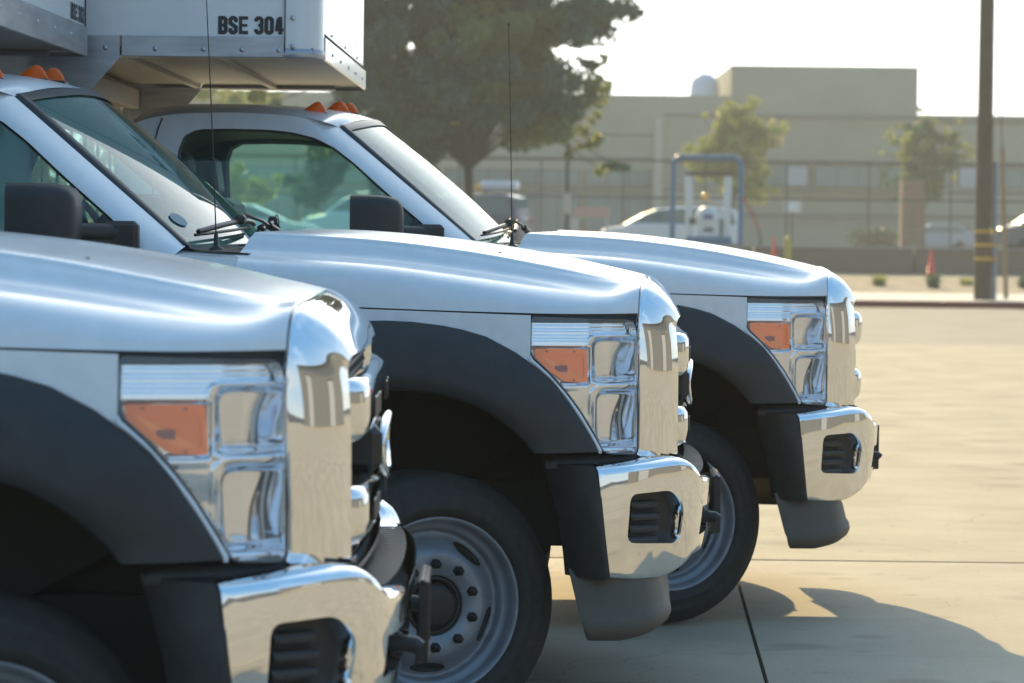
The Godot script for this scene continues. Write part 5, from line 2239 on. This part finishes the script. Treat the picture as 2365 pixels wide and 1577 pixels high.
func gantry() -> void:
	var g := thing("pipe_gantry", "blue pipe hoop holding a hose over the white air compressor", "gantry", Vector3(6.22, 1.15, -95))
	var s := S()
	var pth := PackedVector3Array()
	pth.append(Vector3(-1.1, 0, 0))
	for q in [[-1.1, 2.75, PI], [1.1, 2.75, 0]]:
		for k in 7:
			var a: float = q[2] - PI / 2 * k / 6.0 if q[0] < 0 else PI / 2 - PI / 2 * k / 6.0
			pth.append(Vector3(q[0] - signf(q[0]) * 0.28 + 0.28 * cos(a), q[1] + 0.28 * sin(a), 0))
	pth.append(Vector3(1.1, 0, 0))
	tube(s, pth, 0.085, 10)
	obj("hoop", s, M.frame_blue, g)
	s = S()
	tube(s, PackedVector3Array([Vector3(1.14, 1.75, 0.1), Vector3(1.35, 1.45, 0.1), Vector3(1.55, 1.1, 0.1), Vector3(1.68, 0.7, 0.1)]), 0.035, 8)
	obj("hose", s, M.hose_red, g)
	s = S()
	tube(s, PackedVector3Array([Vector3(1.68, 0.72, 0.1), Vector3(1.75, 0.4, 0.1), Vector3(1.72, 0.05, 0.1)]), 0.035, 8)
	obj("hose", s, M.cable, g)
	var c := thing("air_compressor", "white wheeled compressor with tall posts, round tank and amber beacon under the blue hoop", "machine", Vector3(6.33, 1.15, -96))
	put("deck", boxm(Vector3(1.5, 0.35, 0.8), M.frame_blue, 0.02), c, at(0, 0.3, 0))
	for x in [-0.62, 0.62]:
		s = S()
		box(s, Vector3(x, 1.35, 0.1), Vector3(0.24, 2.2, 0.16), Basis(Vector3.BACK, -0.02 * signf(x)), 0.02)
		obj("mast", s, M.post_white, c)
	put("crossbar", boxm(Vector3(1.5, 0.13, 0.2), M.steel_dark, 0.02), c, at(0, 2.52, 0.1))
	s = S()
	lathe(s, [[0.0, 0.3], [0.2, 0.29], [0.3, 0.24], [0.36, 0.12], [0.37, 0.0], [0.37, -0.3]], 28)
	var tk := obj("tank", s, M.post_white, c)
	tk.position = Vector3(-0.02, 1.1, 0.1)
	put("tank_body", boxm(Vector3(0.74, 0.85, 0.5), M.post_white, 0.06), c, at(-0.02, 0.78, 0.1))
	put("label", boxm(Vector3(0.3, 0.16, 0.02), M.label_blue), tk, at(0, 0.02, 0.31))
	put("gauge_panel", boxm(Vector3(0.3, 0.12, 0.02), M.steel_dark), c, at(0, 0.7, 0.36))
	put("tool_box", boxm(Vector3(0.3, 0.5, 0.3), M.car_grey, 0.02), c, at(0.42, 0.75, 0.0))
	put("tool_box", boxm(Vector3(0.3, 0.3, 0.3), M.post_white, 0.02), c, at(0.42, 1.2, 0.1))
	put("tool_box", boxm(Vector3(0.28, 0.2, 0.3), M.steel_dark, 0.02), c, at(-0.48, 0.98, 0.1))
	s = S()
	lathe(s, [[0.0, 0.24], [0.06, 0.23], [0.11, 0.18], [0.12, 0.06], [0.12, 0.0]], 18)
	var bc := obj("beacon", s, M.beacon_amber, c)
	bc.transform = Transform3D(Basis(Vector3.RIGHT, -PI / 2), Vector3(-0.1, 1.67, 0.1))
	put("beacon_shelf", boxm(Vector3(1.0, 0.04, 0.2), M.post_white), c, at(0, 1.63, 0))

func vehicle(called: String, label: String, pos: Vector3, turn: float, paint: Material, L: float, W: float, H: float, low: Array, high: Array, group := "") -> Node3D:
	# x forward; low: body side outline, high: glasshouse outline, both in shares of length and height
	var v := thing(called, label, "car", pos, turn, group)
	var s := S()
	var body := []
	for p in low:
		body.append(Vector2((p[0] - 0.5) * L, p[1] * H))
	body = fillet(body, 0.09, 3)
	loaf(s, body, W, 0.07)
	obj("body", s, paint, v)
	var gh := []
	for p in high:
		gh.append(Vector2((p[0] - 0.5) * L, p[1] * H))
	gh = fillet(gh, 0.07, 3)
	s = S()
	loaf(s, gh, W * 0.86, 0.06)
	obj("roof", s, paint, v)
	var c := Vector2.ZERO
	for p in gh:
		c += p
	c /= gh.size()
	for sg in [1.0, -1.0]:
		s = S()
		var win := []
		for p in gh:
			win.append(c + (p - c) * Vector2(0.9, 0.78))
		plate(s, win, func(p: Vector2) -> Vector3: return Vector3(p.x, p.y, sg * (W * 0.43 - 0.002)), Vector3(0, 0, 0.012 * sg))
		obj("side_window", s, M.car_glass, v)
		for x in [0.19, 0.8]:
			s = S()
			var o: MeshInstance3D
			lathe(s, [[0.0, 0.02], [0.2, 0.015], [0.22, 0.0], [0.31, 0.01], [0.335, -0.03], [0.335, -0.2], [0.0, -0.2]], 24)
			o = obj("wheel", s, M.rubber, v)
			o.transform = Transform3D(Basis.IDENTITY if sg > 0 else Basis(Vector3.UP, PI), Vector3((x - 0.5) * L, 0.335, sg * (W / 2 - 0.01)))
		s = S()
		box(s, Vector3(-L * 0.497, H * 0.52, sg * W * 0.38), Vector3(0.06, 0.26, 0.16), Basis.IDENTITY, 0.02)
		obj("tail_lamp", s, M.tail_red, v)
		s = S()
		box(s, Vector3(L * 0.485, H * 0.45, sg * W * 0.36), Vector3(0.08, 0.12, 0.3), Basis.IDENTITY, 0.03)
		obj("headlamp", s, M.reflector, v)
	s = S()
	box(s, Vector3(gh[0].x, c.y, 0), Vector3(0.02, H * 0.2, W * 0.7), Basis.IDENTITY, 0.005)
	obj("rear_window", s, M.car_glass, v)
	return v

func loaf(s: SurfaceTool, poly: Array, W: float, r: float) -> void:
	# an outline given width, with rounded shoulders
	var c := Vector2.ZERO
	for p in poly:
		c += p
	c /= poly.size()
	var rows := []
	for q in [[-0.5, r * 1.6], [-0.49, r * 0.6], [-0.46, 0.0], [0.46, 0.0], [0.49, r * 0.6], [0.5, r * 1.6]]:
		var row := PackedVector3Array()
		for p in poly:
			var d: Vector2 = p - c
			var k := maxf(0.1, 1.0 - q[1] / maxf(d.length(), 0.2))
			row.append(Vector3(c.x + d.x * k, c.y + d.y * k, q[0] * W))
		rows.append(row)
	grid(s, rows, true)
	for e in [[rows[0], true], [rows[5], false]]:
		var pl := []
		for v in e[0]:
			pl.append(Vector2(v.x, v.y))
		plate(s, pl, fxy(e[0][0].z), Vector3.ZERO)

func vehicles() -> void:
	var sedan_low := [[0.0, 0.2], [0.0, 0.62], [0.08, 0.68], [0.7, 0.62], [0.97, 0.5], [1.0, 0.4], [1.0, 0.2]]
	var sedan_top := [[0.06, 0.62], [0.2, 0.98], [0.5, 1.0], [0.76, 0.62]]
	var van_low := [[0.0, 0.18], [0.0, 0.58], [0.80, 0.575], [0.96, 0.50], [1.0, 0.36], [1.0, 0.18]]
	var van_top := [[0.01, 0.54], [0.04, 0.93], [0.12, 1.0], [0.44, 1.0], [0.60, 0.95], [0.70, 0.83], [0.84, 0.57]]
	vehicle("minivan", "white minivan parked facing left behind the blue pipe hoop", Vector3(5.35, 1.15, -100.5), PI, M.car_white, 4.8, 1.9, 1.48, van_low, van_top)
	vehicle("silver_car", "low grey sedan parked facing left near the hedge", Vector3(23.3, 1.15, -165), PI, M.car_silver, 5.0, 1.85, 1.42, sedan_low, sedan_top)
	vehicle("grey_suv", "dark grey sport utility car cut off by the right edge of the photo", Vector3(18.6, 1.15, -100), PI, M.car_grey, 4.8, 1.95, 1.78, van_low, van_top)
	vehicle("parked_car", "white sedan seen through the cab windows of the farthest truck", Vector3(-9.2, 1.15, -104), 0.0, M.car_white, 4.7, 1.85, 1.45, sedan_low, sedan_top)
	vehicle("parked_van", "white van seen through the cab window behind the far truck's mirror", Vector3(-5.4, 1.15, -112), PI, M.car_white, 5.2, 1.95, 2.1, van_low, van_top)
	var b := vehicle("blue_suv", "dark blue car seen from behind with a pale light bar on its roof", Vector3(-1.85, 1.15, -101), PI - 0.32, M.car_blue, 4.7, 1.85, 1.85, van_low, van_top)
	var s := S()
	box(s, Vector3(-1.43, 2.15, 0.1), Vector3(1.3, 0.3, 0.4), Basis.IDENTITY, 0.08)
	obj("light_bar", s, M.car_white, b)
	s = S()
	box(s, Vector3(-0.68, 2.08, 0.1), Vector3(0.22, 0.24, 0.3), Basis.IDENTITY, 0.06)
	obj("amber_lamp", s, M.beacon_amber, b)
	for z in [-0.5, 0.5]:
		s = S()
		box(s, Vector3(-1.43 + z, 1.93, 0.1), Vector3(0.06, 0.2, 0.06))
		obj("bracket", s, M.steel_dark, b)

func _ready() -> void:
	materials()
	camera_and_light()
	ground()
	building()
	plants()
	trucks()
	street_things()
